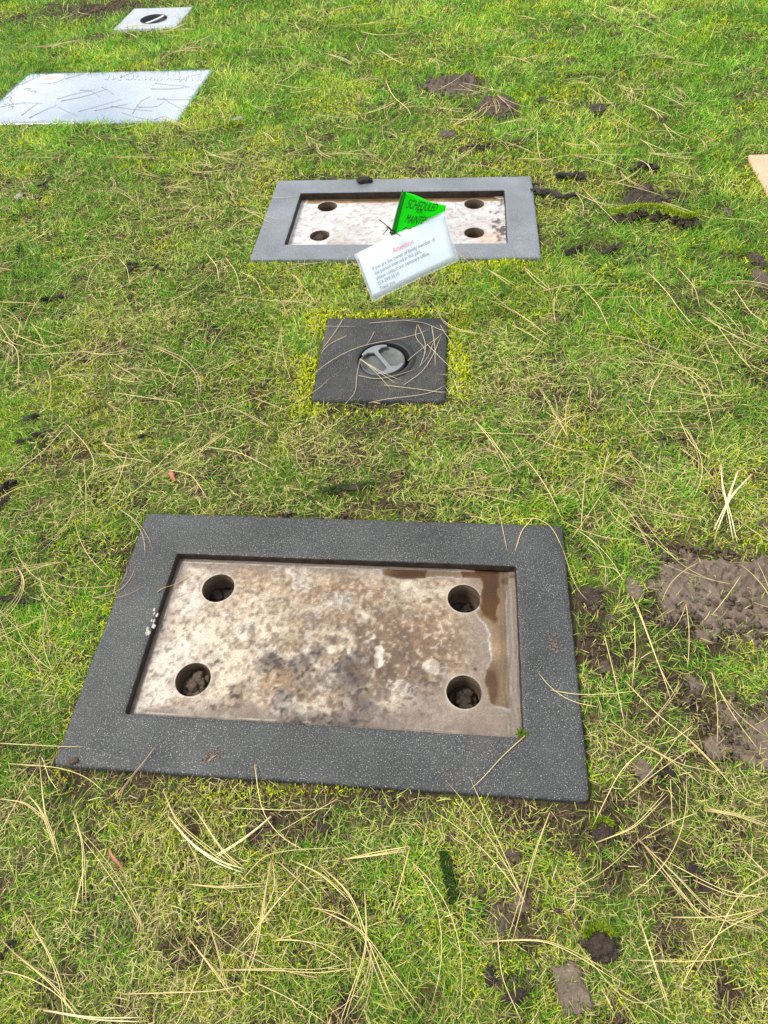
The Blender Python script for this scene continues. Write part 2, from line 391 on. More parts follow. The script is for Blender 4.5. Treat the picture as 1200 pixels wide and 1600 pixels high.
MOSSB = [(505, 500, .05, .05, 1), (600, 488, .14, .018, 1), (480, 590, .03, .09, 1), (716, 560, .028, .11, 1), (700, 510, .05, .04, .7), (600, 640, .13, .015, .45), (480, 640, .04, .02, .7),
 (600, 410, .30, .02, .55), (760, 410, .14, .02, .6), (420, 412, .08, .03, .5), (150, 1040, .012, .14, .8), (105, 1150, .014, .06, .9), (190, 940, .01, .06, .5), (440, 1235, .2, .01, .4), (820, 1147, .008, .006, 1.6)]
MOSSW = [(*G(a, b)[:2], c, d_, e) for a, b, c, d_, e in MOSSB]
def mossv(x, y):
    v = 0
    for bx, by, rx, ry, q in MOSSW: v = np.maximum(v, q*np.exp(-((np.abs(x-bx)/rx)**2.4+(np.abs(y-by)/ry)**2.4)))
    return np.clip(v*(.5+.9*fbm(x, y, 22, 3, 93)), 0, 1)
def make_grass():
    parts = []
    for (y0, y1, seg) in ((-.25, 1.5, 3), (1.5, 4.75, 2)):
        x, y = scatter(dens(150000, 1.35), y0, y1)
        lu = lush(x, y); ba = bare(x, y); dd = sd_all(x, y)
        edge = -.0015+.010*vn(x*60, y*60, 3)
        keep = (dd > edge-.012*sstep(2.5, 2.7, y)) & (rng.random(len(x)) < np.clip(.24+1.5*lu, .10, 1)*(1-.96*ba)*(1-.85*mossv(x, y))*(.30+.75*sstep(.36, .54, fbm(x, y, 34, 3, 73))))
        x, y, lu, dd = x[keep], y[keep], lu[keep], dd[keep]; n = len(x)
        fs = fscale(y); near = sstep(.06, .0, dd)
        Ln = (.012+.020*rng.random(n)**1.6+.012*np.clip(lu-.3, 0, 1))*(fs**.35)*(1-.10*near); W = (.00055+.00060*rng.random(n))*fs
        e0 = R(12)+rng.random(n)**1.1*R(52); bend = rng.random(n)*R(60)
        r1 = rng.random(n); r2 = rng.random(n)[:, None]
        g1 = np.array([.052, .185, .010]); g2 = np.array([.140, .320, .016]); g3 = np.array([.024, .10, .010]); g4 = np.array([.38, .43, .085])
        c = g1*(1-r2)+g2*r2
        pale = fbm(x, y, 6, 3, 61)
        c = np.where((r1 < .20)[:, None], g3*(.7+.6*r2), c); c = np.where((r1 > .90-.25*sstep(.45, .65, pale))[:, None], g4*(.7+.5*r2), c)
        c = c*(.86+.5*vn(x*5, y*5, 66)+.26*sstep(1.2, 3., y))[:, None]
        z = ground_z(x, y)-.001
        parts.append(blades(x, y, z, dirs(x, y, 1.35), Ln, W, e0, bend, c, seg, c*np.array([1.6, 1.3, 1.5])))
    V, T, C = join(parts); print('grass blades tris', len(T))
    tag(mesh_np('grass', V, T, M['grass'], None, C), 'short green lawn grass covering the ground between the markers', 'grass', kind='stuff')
def make_straw():
    parts = []
    for (y0, y1, seg) in ((-.25, 1.5, 2), (1.5, 4.75, 2)):
        x, y = scatter(dens(112000, 1.5), y0, y1)
        lu = lush(x, y); ba = bare(x, y); dd = sd_all(x, y)
        keep = (dd > .002+.006*vn(x*60, y*60, 3)) & (rng.random(len(x)) < np.clip(1.02-1.25*lu-.25*sstep(1.0, 3.0, y), .08, .85)*(1-.45*ba)*(1-.6*mossv(x, y)))
        x, y = x[keep], y[keep]; n = len(x); fs = fscale(y)
        Ln = (.008+.020*rng.random(n)**1.5)*fs**.4; W = (.0005+.0007*rng.random(n))*fs
        e0 = R(-4)+rng.random(n)*R(32); bend = rng.random(n)*R(30)
        r = rng.random(n)[:, None]; q = rng.random(n)
        c = np.array([.34, .27, .10])*(1-r)+np.array([.66, .58, .29])*r
        c = np.where((q < .3+.35*bare(x, y))[:, None], np.array([.15, .10, .06])*(.5+1.0*r), c); c = np.where((q > .72)[:, None], np.array([.38, .42, .09])*(.8+.5*r), c)
        z = ground_z(x, y)+rng.random(n)*.010
        parts.append(blades(x, y, z, rng.random(n)*6.283, Ln, W, e0, bend, c, seg))
    V, T, C = join(parts); print('straw tris', len(T))
    tag(mesh_np('dead_grass', V, T, M['straw'], None, C), 'dry straw coloured dead grass blades lying matted between the green blades', 'dead grass', kind='stuff')
def make_moss():
    x, y = scatter(dens(230000, 1.4), -.25, 4.6)
    dd = sd_all(x, y); v = mossv(x, y)*1.1
    v = v+.32*sstep(.52, .66, fbm(x, y, 7, 4, 91))*(1-bare(x, y))
    keep = (dd > .0) & (rng.random(len(x)) < v); x, y, v = x[keep], y[keep], v[keep]; n = len(x); fs = fscale(y)
    r = rng.random(n)[:, None]; c = np.array([.26, .36, .012])*(1-r)+np.array([.80, .82, .02])*r
    z = ground_z(x, y)+.010*np.clip(v*1.3-.2, 0, 1)*rng.random(n)
    P = [blades(x, y, z, rng.random(n)*6.283, (.004+.006*rng.random(n))*fs**.5, (.0012+.0010*rng.random(n))*fs, R(25)+rng.random(n)*R(60), rng.random(n)*R(50), c, 2)]
    V, T, C = join(P); print('moss tris', len(T))
    tag(mesh_np('moss', V, T, M['moss'], None, C), 'yellow green moss growing in the turf and thick around the small square marker', 'moss', kind='stuff')
make_grass(); make_straw(); make_moss()

# ------------------------------------------------------------------ marker frames
def rim(name, O, I, mt, parent, seed, depth, rad=.018, ztop=0., rag=.0007):
    """a ring-shaped slab, local to O; O and I rects share the local frame"""
    ns = 90; prof = []
    du, dv = loc(O, I[0], I[1]); dyaw = I[2]-O[2]
    def loop(w_, h_, r, cu=0, cv=0, ya=0):
        pts = []
        for (ax, ay, bx, by) in ((-1, -1, 1, -1), (1, -1, 1, 1), (1, 1, -1, 1), (-1, 1, -1, -1)):
            for i in range(ns):
                s = i/ns; s = .5-.5*math.cos(math.pi*s)
                px, py = (ax+(bx-ax)*s)*w_/2, (ay+(by-ay)*s)*h_/2
                qx = min(max(px, -w_/2+r), w_/2-r); qy = min(max(py, -h_/2+r), h_/2-r)
                dx, dy = px-qx, py-qy; l = math.hypot(dx, dy)
                if l > r and l > 0: px, py = qx+dx/l*r, qy+dy/l*r
                c, s_ = math.cos(ya), math.sin(ya); pts.append((cu+c*px-s_*py, cv+s_*px+c*py))
        return np.array(pts)
    b = .004; rows = []
    for off, z in ((0, -.06), (0, -.02), (0, -b), (-b*.3, -b*.3), (-b, 0)):
        rows.append((loop(O[3]+2*off, O[4]+2*off, rad), z, 1))
    A = rows[-1][0]; b2 = .0025
    B = loop(I[3]+2*b2, I[4]+2*b2, .006, du, dv, dyaw)
    for k in range(1, 10): rows.append((A*(1-k/10)+B*(k/10), 0, 0))
    for off, z in ((b2, 0), (b2*.3, -b2*.3), (0, -b2), (0, -depth*.5), (-.001, -depth-.006)):
        rows.append((loop(I[3]+2*off, I[4]+2*off, .004, du, dv, dyaw), z, 2))
    V = []
    for P, z, tp in rows:
        q = np.zeros((len(P), 3)); q[:, :2] = P; q[:, 2] = z
        n1 = fbm(P[:, 0], P[:, 1], 45, 3, seed)-.5; n2 = fbm(P[:, 0], P[:, 1], 45, 3, seed+5)-.5
        q[:, 0] += n1*rag*3; q[:, 1] += n2*rag*3
        if z > -.003: q[:, 2] += (fbm(P[:, 0], P[:, 1], 9, 3, seed+9)-.5)*.0018
        V.append(q)
    V = np.concatenate(V); V[:, 2] += ztop
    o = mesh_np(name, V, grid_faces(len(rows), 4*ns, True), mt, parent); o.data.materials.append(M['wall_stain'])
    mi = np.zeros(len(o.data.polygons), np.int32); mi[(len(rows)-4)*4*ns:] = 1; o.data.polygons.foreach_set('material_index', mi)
    return o
def bed(name, I, O, holes, floor, colf, mt, parent, seed, hf=None, st=.0028):
    """the recessed concrete bed with round holes, height and colour fields; local to O"""
    nx = int((I[3]+.006)/st); ny = int((I[4]+.006)/st)
    us = np.linspace(-I[3]/2-.003, I[3]/2+.003, nx); vs = np.linspace(-I[4]/2-.003, I[4]/2+.003, ny)
    U, W_ = np.meshgrid(us, vs); U = U.ravel(); W_ = W_.ravel()
    z = np.full(U.shape, -floor)+.0010*(fbm(U, W_, 18, 4, seed)-.5)
    if hf is not None: z = z+hf(U, W_)
    F = grid_faces(ny, nx); keep = np.ones(len(F), bool)
    for hu, hv, r in holes:
        dd = np.hypot(U-hu, W_-hv); keep &= ~((dd[F] < r).all(1))
    F = F[keep]
    for hu, hv, r in holes:
        dd = np.hypot(U-hu, W_-hv); m = dd < r+1e-9
        used = np.zeros(len(U), bool); used[F.ravel()] = True
        m &= used; kk = r/np.maximum(dd[m], 1e-6); U[m] = hu+(U[m]-hu)*kk; W_[m] = hv+(W_[m]-hv)*kk
    col = colf(U, W_)
    # into O's frame
    c, s = math.cos(I[2]-O[2]), math.sin(I[2]-O[2]); du, dv = loc(O, I[0], I[1])
    V = np.stack([du+c*U-s*W_, dv+s*U+c*W_, z], 1)
    return mesh_np(name, V, F, mt, parent, col)
def hole_wall(I, O, hu, hv, r, z0, depth, parent, mt):
    n = 48; a = np.linspace(0, 2*math.pi, n, endpoint=False); rows = []
    for rr, z in ((r+.0012, z0-.0012), (r, z0-.0022), (r*.97, z0-depth*.5), (r*.93, z0-depth), (r*.4, z0-depth-.002), (.001, z0-depth-.002)):
        j = 1+.015*(vn(np.cos(a)*3+5, np.sin(a)*3+5, 3)-.5); rows.append(np.stack([hu+rr*j*np.cos(a), hv+rr*j*np.sin(a), np.full(n, z)], 1))
    V = np.concatenate(rows); c, s = math.cos(I[2]-O[2]), math.sin(I[2]-O[2]); du, dv = loc(O, I[0], I[1])
    V = np.stack([du+c*V[:, 0]-s*V[:, 1], dv+s*V[:, 0]+c*V[:, 1], V[:, 2]], 1)
    return mesh_np('fixing_hole', V, grid_faces(6, n, True), mt, parent)

def clod_mesh(rx, ry, h, seed, sub=5, rough=.35, sq=0., chunks=0):
    bm = bmesh.new(); bmesh.ops.create_icosphere(bm, subdivisions=sub, radius=1)
    P = np.array([v.co[:] for v in bm.verts])
    if sq: P = np.sign(P)*np.abs(P)**(1-sq*.55)
    n = fbm(P[:, 0]+9, P[:, 1]+9, 1.5, 3, seed, P[:, 2]+9)-.5; n2 = fbm(P[:, 0]+9, P[:, 1]+9, 4.5, 4, seed+3, P[:, 2]+9)-.5
    wo = worley(P[:, 0]+9, P[:, 1]+9, 1.9, seed+1, P[:, 2]+9); wo2 = worley(P[:, 0]+9, P[:, 1]+9, 5.5, seed+2, P[:, 2]+9)
    P = P*(1+rough*1.9*n+rough*1.5*n2+rough*.75*(.45-wo)+rough*.35*(.4-wo2))[:, None]
    P[:, 0] *= rx; P[:, 1] *= ry; P[:, 2] *= h/2
    for v, p in zip(bm.verts, P): v.co = p
    return bm
def clod(name, x, y, z, rx, ry, h, rz, seed, mt, label, cat='soil clod', group=None, parent=None, **kw):
    o = mesh_bm(name, clod_mesh(rx, ry, h, seed, **kw), mt, parent); o.location = (x, y, z+h*.28); o.rotation_euler = (0, 0, rz)
    if parent is None: tag(o, label, cat, group)
    return o
def soil_fill(I, hu, hv, r, z, seed, label, mt, n=14):
    """crumbled soil heaped in a hole: one heap"""
    bm = bmesh.new(); x0, y0 = wor(I, hu, hv); rr_ = random.Random(seed)
    for i in range(n):
        a = rr_.random()*6.28; q = r*.72*math.sqrt(rr_.random()); s = r*(.18+.22*rr_.random())
        b2 = clod_mesh(s, s*(.7+.3*rr_.random()), s*1.5, seed+i, 3, .45)
        me = bpy.data.meshes.new('t'); b2.to_mesh(me); b2.free()
        me.transform(Matrix.Translation((q*math.cos(a), q*math.sin(a), -.2*q+s*.3))); bm.from_mesh(me); bpy.data.meshes.remove(me)
    b2 = clod_mesh(r*.95, r*.95, r*.5, seed+50, 3, .2); me = bpy.data.meshes.new('t'); b2.to_mesh(me); b2.free()
    me.transform(Matrix.Translation((0, 0, -r*.2))); bm.from_mesh(me); bpy.data.meshes.remove(me)
    o = mesh_bm('soil_heap', bm, mt); o.location = (x0, y0, z); tag(o, label, 'soil')
    return o

# --- near frame
FL_N = .0145
near = empty('grave_marker', (NEAR_O[0], NEAR_O[1], 0), NEAR_O[2])
tag(near, 'nearest marker base, dark speckled rim round a stained brown recess with puddle', 'marker base', 'marker bases left without their plaques')
rim('rim', NEAR_O, NEAR_I, M['rim'], near, 100, FL_N, .010, 0., .0006)
hn = []
for px, py, r in ((341, 918.5, .0315), (725, 935, .0305), (301.5, 1061.5, .0315), (725, 1081, .0300)):
    p = G(px, py, -FL_N); u, v = loc(NEAR_I, p[0], p[1]); hn.append((float(u), float(v), r*.95))
def near_h(U, V):
    m = mudmask(U, V)
    h = .0045*m*(.4+1.2*fbm(U, V, 60, 4, 203)) - .0030*sstep(.215, .262, U+.02*(fbm(U, V, 20, 3, 207)-.5)) - .0016*sstep(.10, .135, V)
    h += .002*sstep(.300, .312, U)+.003*sstep(-.10, -.15, V)*sstep(.23, .30, U)
    # a broken scratch in the mud along the near edge
    sc = np.exp(-((V+.130-.006*(fbm(U, V*0, 12, 2, 9)-.5))/.0016)**2)*sstep(-.015, 0, U)*sstep(.115, .10, U)*sstep(.35, .45, fbm(U, V, 50, 2, 12))
    return h-.0045*sc
def mudmask(U, V):
    n = fbm(U, V, 20, 6, 201)
    e = 1-np.hypot((U-.07)/.20, (V+.125)/.10)
    return sstep(-.10, .75, e*.8+(n-.5)*3.2)*sstep(.22, .15, U+(n-.5)*.06)
def near_col(U, V):
    n1 = fbm(U, V, 9, 5, 211); n2 = fbm(U, V, 26, 6, 212); n3 = fbm(U, V, 80, 4, 213); n4 = fbm(U, V, 6, 3, 214); n5 = fbm(U, V, 170, 3, 216); n6 = fbm(U, V, 15, 5, 218)
    cream = np.array([.41, .345, .25]); tan = np.array([.27, .18, .105]); brown = np.array([.105, .067, .040]); white = np.array([.55, .50, .42]); mauve = np.array([.105, .082, .068]); orange = np.array([.34, .20, .095])
    c = cream*np.ones((len(U), 3))
    def mix(c, k, t): k = np.clip(k, 0, 1)[:, None]; return c*(1-k)+t*k
    c = mix(c, sstep(.40, .62, n1)*.8, tan); c = mix(c, sstep(.52, .62, n6)*.45, orange)
    c = mix(c, sstep(.50, .62, n2)*.75, white)
    c = mix(c, sstep(-.14, -.27, U)*sstep(.3, .55, n4+.1)*.5, white)
    ctr = np.clip(1.1*np.exp(-((U-.07)/.15)**2-((V+.035)/.12)**2), 0, 1)
    c = mix(c, ctr*sstep(.38, .54, n1*.4+n6*.6)*.9, brown*1.15)
    spots = sstep(.50, .60, n3*.35+n2*.65)
    c = mix(c, (.22+.85*ctr)*spots*.85, mauve*.8)
    c = mix(c, sstep(.56, .64, fbm(U, V, 42, 4, 219))*(.25+.6*ctr), brown)
    c = mix(c, sstep(.56, .66, n3)*.35, brown)
    c = mix(c, sstep(.60, .68, n5)*.55, brown*.7); c = mix(c, sstep(.40, .32, n5)*.35, white)
    c = mix(c, ctr*sstep(.60, .66, fbm(U, V, 24, 4, 221))*.8, white)
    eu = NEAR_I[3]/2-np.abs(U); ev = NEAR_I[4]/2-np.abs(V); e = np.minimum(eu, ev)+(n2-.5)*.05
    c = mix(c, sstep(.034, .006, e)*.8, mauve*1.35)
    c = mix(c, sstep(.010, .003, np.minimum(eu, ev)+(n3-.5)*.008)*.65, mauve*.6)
    c = mix(c, sstep(.0012, .0, np.abs(np.minimum(eu, ev)-.0085-(n2-.5)*.004))*.5, white)
    mm = mudmask(U, V); c = mix(c, mm*(.55+.45*sstep(.40, .55, n2)), mauve*(.35+1.5*n3)[:, None]); c = mix(c, mm*sstep(.55, .64, n5), mauve*.35); c = mix(c, ctr*sstep(.47, .60, fbm(U, V, 55, 5, 224))*.6, brown*.75)
    c = mix(c, sstep(.175, .26, U+(n2-.5)*.09)*.7, np.array([.20, .155, .12])*(.6+.8*n3)[:, None])
    c = mix(c, sstep(-.05, -.13, V)*sstep(.06, .14, U+(n2-.5)*.1)*.7, np.array([.19, .15, .12])*(.6+.8*n3)[:, None])
    for hu, hv, r in hn:
        d_ = np.hypot(U-hu, V-hv); c = mix(c, np.exp(-((d_-r)/.010)**2)*.4, np.array([.28, .22, .16])); c = mix(c, np.exp(-((d_-r)/.0022)**2)*.55, white*.8)
    pud = near_pud(U, V)
    sky_sheen = np.array([.33, .32, .33])*(.35+1.2*n2)[:, None]; alg = np.array([.095, .050, .016])*(.45+1.1*n2)[:, None]  # pale grey patches paint white sky reflections into the bed colour
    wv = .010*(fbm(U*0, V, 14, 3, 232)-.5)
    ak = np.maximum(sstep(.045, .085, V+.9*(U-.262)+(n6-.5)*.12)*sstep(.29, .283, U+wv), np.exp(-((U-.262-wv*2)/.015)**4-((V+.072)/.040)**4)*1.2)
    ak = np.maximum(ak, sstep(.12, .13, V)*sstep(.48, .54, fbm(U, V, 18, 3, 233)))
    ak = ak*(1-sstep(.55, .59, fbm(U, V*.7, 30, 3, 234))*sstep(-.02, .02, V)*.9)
    c = mix(c, sstep(.0, .3, pud)*.92, sky_sheen*(1-np.clip(ak, 0, 1))[:, None]+alg*np.clip(ak, 0, 1)[:, None])
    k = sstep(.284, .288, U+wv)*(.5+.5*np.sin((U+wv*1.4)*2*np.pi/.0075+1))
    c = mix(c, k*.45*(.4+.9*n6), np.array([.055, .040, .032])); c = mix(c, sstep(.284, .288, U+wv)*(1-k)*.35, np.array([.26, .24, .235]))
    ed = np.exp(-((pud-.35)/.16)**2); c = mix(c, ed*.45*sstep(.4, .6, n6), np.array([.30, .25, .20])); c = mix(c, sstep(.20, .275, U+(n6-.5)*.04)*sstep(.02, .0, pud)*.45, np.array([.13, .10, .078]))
    c = mix(c, np.exp(-((U-.243)/.0035)**2-((V+.040)/.0035)**2), np.array([.02, .015, .012]))
    return c
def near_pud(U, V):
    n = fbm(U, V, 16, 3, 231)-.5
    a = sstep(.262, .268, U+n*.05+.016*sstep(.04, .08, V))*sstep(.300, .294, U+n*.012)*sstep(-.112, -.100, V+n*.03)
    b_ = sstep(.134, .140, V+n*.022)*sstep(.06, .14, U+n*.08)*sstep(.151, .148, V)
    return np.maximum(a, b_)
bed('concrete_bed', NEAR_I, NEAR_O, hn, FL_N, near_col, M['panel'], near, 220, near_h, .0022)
for i, (hu, hv, r) in enumerate(hn): hole_wall(NEAR_I, NEAR_O, hu, hv, r, -FL_N+(-.0016 if hv > .1 else 0)-(.001 if hu > 0 else 0), .055 if i != 2 else .04, near, M['hole'])
HL = ['upper left', 'upper right', 'lower left', 'lower right']
for i, (hu, hv, r) in enumerate(hn):
    dz = (.040, .052, .026, .036)[i]
    soil_fill(NEAR_I, hu, hv, r, -FL_N-dz, 300+i*31, 'dark crumbled soil lying in the %s hole of the nearest marker base' % HL[i], M['soil_mid'] if i in (2,) else M['soil_dark'], 16)
# puddle
def puddle(name, I, field, z, label, n=1):
    st = .0022; nx = int(I[3]/st); ny = int(I[4]/st)
    U, V = np.meshgrid(np.linspace(-I[3]/2, I[3]/2, nx), np.linspace(-I[4]/2, I[4]/2, ny)); U = U.ravel(); V = V.ravel()
    f = field(U, V); F = grid_faces(ny, nx); F = F[(f[F] > .25).all(1)]
    used = np.unique(F); mp_ = -np.ones(len(U), int); mp_[used] = np.arange(len(used)); F = mp_[F]; U = U[used]; V = V[used]
    x, y = wor(I, U, V); zz = z+.0009*np.clip(f[used]-.5, 0, .4)
    o = mesh_np(name, np.stack([x, y, zz], 1), F, M['water']); tag(o, kind='structure'); return o
def pud_holes(fn, holes):
    def g(U, V):
        f = fn(U, V)
        for hu, hv, r in holes: f = f*sstep(r+.001, r+.006, np.hypot(U-hu, V-hv))
        return f
    return g
puddle('puddle', NEAR_I, pud_holes(near_pud, hn), -FL_N-.0004, '')

# pale lime crust on the left inner edge
bmc = bmesh.new(); rr_ = random.Random(4)
for (px, py, n_) in ((243, 958, 4), (239, 975, 5), (231, 988, 9)):
    for k_ in range(n_):
        g_ = G(px+rr_.uniform(-3, 3), py+rr_.uniform(-6, 6)); u_, v_ = loc(NEAR_O, g_[0], g_[1]); sz = rr_.uniform(.0016, .0034)
        b2 = clod_mesh(sz*.8, sz*1.5, sz*.6, 40+k_, 2, .6); me_ = bpy.data.meshes.new('t'); b2.to_mesh(me_); b2.free(); me_.transform(Matrix.Translation((float(u_), float(v_), .0006))); bmc.from_mesh(me_); bpy.data.meshes.remove(me_)
mesh_bm('lime_crust', bmc, m_plain('pale_lime', (.36, .34, .28), .85, 0, .35, 300), near)
# moss tuft in the lower right inner corner
n_ = 700; g_ = G(818, 1147, -.004); u_, v_ = loc(NEAR_O, g_[0], g_[1]); q_ = rng.normal(0, .5, (n_, 2))
V_, T_, C_ = blades(float(u_)+q_[:, 0]*.0075, float(v_)+q_[:, 1]*.006, np.full(n_, -.008)+.006*rng.random(n_), rng.random(n_)*6.28, .003+.004*rng.random(n_), .001+.001*rng.random(n_), R(30)+rng.random(n_)*R(60), rng.random(n_)*R(40), np.array([.12, .19, .02])*(.6+rng.random((n_, 1))), 2)
mesh_np('moss_tuft', V_, T_, M['moss'], near, C_)

# --- far frame
FL_F = .019
far = empty('grave_marker', (FAR_O[0], FAR_O[1], 0), FAR_O[2])
tag(far, 'second marker base behind the notice card, grey rim round a whitish recess', 'marker base', 'marker bases left without their plaques')
rim('rim', FAR_O, FAR_I, M['rim_far'], far, 140, FL_F, .006)
hf_ = []
for px, py, r in ((511.5, 322.5, .0300), (741, 318.5, .0300), (499.5, 368, .0290), (741, 363.5, .0290)):
    p = G(px, py, -FL_F); u, v = loc(FAR_I, p[0], p[1]); hf_.append((float(u), float(v), r))
def far_col(U, V):
    n1 = fbm(U, V, 9, 5, 311); n2 = fbm(U, V, 28, 5, 312); n3 = fbm(U, V, 75, 4, 313)
    def mix(c, k, t): k = np.clip(k, 0, 1)[:, None]; return c*(1-k)+t*k
    c = np.array([.46, .452, .445])*np.ones((len(U), 3)); c = mix(c, sstep(.45, .65, n1)*.6, np.array([.33, .29, .265]))
    c = mix(c, sstep(.6, .72, n3)*.4, np.array([.25, .19, .15])); c = mix(c, sstep(.5, .62, n2)*.5, np.array([.54, .53, .52])); n5 = fbm(U, V, 120, 3, 316); c = mix(c, sstep(.58, .68, n5)*.5, np.array([.16, .12, .095])); c = mix(c, sstep(.52, .6, fbm(U*.5, V, 34, 4, 318))*.35, np.array([.27, .23, .20]))
    c = mix(c, sstep(.262, .275, U)*sstep(.56, .62, n2*.5+n3*.5)*.9, np.array([.05, .04, .035]))
    c = mix(c, sstep(.130, .138, V+(n1-.5)*.03)*.8, np.array([.13, .09, .065]))
    c = mix(c, np.exp(-((U-.265)/.03)**2-((V+.09)/.03)**2)*.6, np.array([.45, .27, .12]))
    c = mix(c, sstep(-.12, -.135, V)*.4*sstep(.0, .1, U), np.array([.3, .2, .13])); c = mix(c, np.exp(-((U-.15)/.012)**2-((V-.075)/.008)**2)*.7, np.array([.2, .15, .12]))
    for hu, hv, r in hf_:
        d_ = np.hypot(U-hu, V-hv); c = mix(c, np.exp(-((d_-r)/.004)**2)*.5, np.array([.3, .22, .16]))
    return c
def far_h(U, V): return -.002*sstep(.118, .128, V)+.0025*sstep(.262, .28, U)*sstep(.5, .65, fbm(U, V, 50, 3, 319))
bed('concrete_bed', FAR_I, FAR_O, hf_, FL_F, far_col, M['panel'], far, 320, far_h, .004)
for i, (hu, hv, r) in enumerate(hf_):
    hole_wall(FAR_I, FAR_O, hu, hv, r, -FL_F, .05, far, M['hole'])
    soil_fill(FAR_I, hu, hv, r, -FL_F-(.036, .034, .008, .032)[i], 400+i*31, 'dark crumbled soil lying in the %s hole of the second marker base' % HL[i], M['soil_dark'], 10)
def far_pud(U, V):
    n = fbm(U, V, 16, 3, 331)-.5
    return sstep(.116, .122, V+n*.012)*sstep(-.30, -.28, U)*sstep(.146, .144, V)
puddle('puddle', FAR_I, pud_holes(far_pud, hf_), -FL_F-.0005, '')

# --- slabs: small vault marker, far vault marker, polished plaque, tan stone
def slab(name, rect, mt, parent, holes, seed, ztop=0., rag=.001, rad=.004, st=.006):
    """a ground-flush block with a top sheet and side walls, one round opening allowed"""
    nx = int(rect[3]/st)+1; ny = int(rect[4]/st)+1
    us = np.linspace(-rect[3]/2, rect[3]/2, nx); vs = np.linspace(-rect[4]/2, rect[4]/2, ny)
    U, W_ = np.meshgrid(us, vs); Z_ = (fbm(U, W_, 25, 4, seed)-.5)*.0022*rag/.001
    e = np.minimum(rect[3]/2-np.abs(U), rect[4]/2-np.abs(W_)); Z_ = Z_-.0035*sstep(st*1.01, 0, e)*(1 if st < .008 else .12)
    b = (e < 1e-6); jn = (fbm(U, W_, 40, 4, seed+2)-.5)*rag*8
    U2 = U-np.sign(U)*np.where(rect[3]/2-np.abs(U) < 1e-6, np.abs(jn), 0); W2 = W_-np.sign(W_)*np.where(rect[4]/2-np.abs(W_) < 1e-6, np.abs(jn), 0)
    V = np.stack([U2.ravel(), W2.ravel(), Z_.ravel()], 1); F = grid_faces(ny, nx)
    for hu, hv, r in holes:
        dd = np.hypot(V[:, 0]-hu, V[:, 1]-hv); F = F[~((dd[F] < r).all(1))]
        used = np.zeros(len(V), bool); used[F.ravel()] = True; m = (dd < r) & used
        kk = r/np.maximum(dd[m], 1e-6); V[m, 0] = hu+(V[m, 0]-hu)*kk; V[m, 1] = hv+(V[m, 1]-hv)*kk
    idx = np.arange(nx*ny).reshape(ny, nx); bl = np.concatenate([idx[0, :-1], idx[:-1, -1], idx[-1, :0:-1], idx[:0:-1, 0]])
    low = V[bl].copy(); low[:, 2] = -.06; n0 = len(V); V = np.concatenate([V, low]); k = len(bl); i = np.arange(k)
    F2 = np.stack([bl, n0+i, n0+(i+1) % k, bl[(i+1) % k]], 1); V[:, 2] += ztop
    return mesh_np(name, V, np.concatenate([F, F2]), mt, parent)
def lathe(name, prof, mt, parent, at=(0, 0, 0), n=64):
    a = np.linspace(0, 2*math.pi, n, endpoint=False); V = np.concatenate([np.stack([at[0]+r*np.cos(a), at[1]+r*np.sin(a), np.full(n, at[2]+z)], 1) for r, z in prof])
    return mesh_np(name, V, grid_faces(len(prof), n, True), mt, parent)
M['lid'] = m_plain('dull_cast_zinc', (.19, .20, .205), .38, .35, .3, 40, .25)
M['lid_pan'] = m_plain('dirty_zinc_pan', (.085, .09, .085), .6, .15, .7, 45, .8)
M['ring'] = m_plain('dark_metal_ring', (.009, .009, .0095), .6, 0)  # dark ring; the near black also paints the shade in the lid gap
M['lid_dark'] = m_plain('shadowed_black_cup', (.012, .012, .014), .5)
def handle_bm(R0, web, cap, th, flange_in):
    """an I shape whose two end flanges follow the circle: web with concave sides"""
    pts = []; n = 14
    top = []
    for i in range(n+1): a = R(90-cap+2*cap*i/n); top.append((R0*math.cos(a), R0*math.sin(a)))
    # clockwise outline from the right end of the top flange
    out_ = [(x, y) for x, y in top]                      # right to left over the top flange
    fl = R0*math.sin(R(90-cap))-flange_in
    lx = -R0*math.cos(R(90-cap))
    left = [(lx*.96, fl), (lx*.55, fl+.004), (-web*1.15, fl-.003), (-web, fl*.6), (-web, 0)]
    left = left+[(x, -y) for x, y in left[-2::-1]]
    bot = [(x, -y) for x, y in reversed(top)]
    right = [(-x, y) for x, y in reversed(left)]
    P = out_+left+bot+right
    bm = bmesh.new(); vs = [bm.verts.new((x, y, 0)) for x, y in P]; f = bm.faces.new(vs)
    r = bmesh.ops.extrude_face_region(bm, geom=[f]); tv = [g for g in r['geom'] if isinstance(g, bmesh.types.BMVert)]
    bmesh.ops.translate(bm, vec=(0, 0, th), verts=tv)
    bmesh.ops.recalc_face_normals(bm, faces=bm.faces)
    ed = [e for e in bm.edges if abs(e.verts[0].co.z-e.verts[1].co.z) < 1e-6]
    bmesh.ops.bevel(bm, geom=ed, offset=.0012, segments=2, profile=.5, affect='EDGES'); return bm
small = empty('vase_marker', (SMALL[0], SMALL[1], 0), SMALL[2])
tag(small, 'small square dark concrete vase marker with grey metal lid, ringed by bright moss', 'vase marker')
p = G(600, 561); lu_, lv_ = [float(q) for q in loc(SMALL, p[0], p[1])]
slab('block', SMALL, M['vault'], small, [(lu_, lv_, .074)], 500, 0, .001, st=.005)
lathe('ring', [(.0755, -.0015), (.074, .0012), (.063, .0016), (.0605, .0002), (.060, -.004), (.060, -.045), (.02, -.045), (.001, -.045)], M['ring'], small, (lu_, lv_, 0))
lid = lathe('lid', [(.0535, -.03), (.0537, -.009), (.0525, -.0055), (.050, -.0056), (.047, -.0105), (.03, -.0095), (.001, -.009)], M['lid_pan'], small, (lu_-.004, lv_+.001, 0))
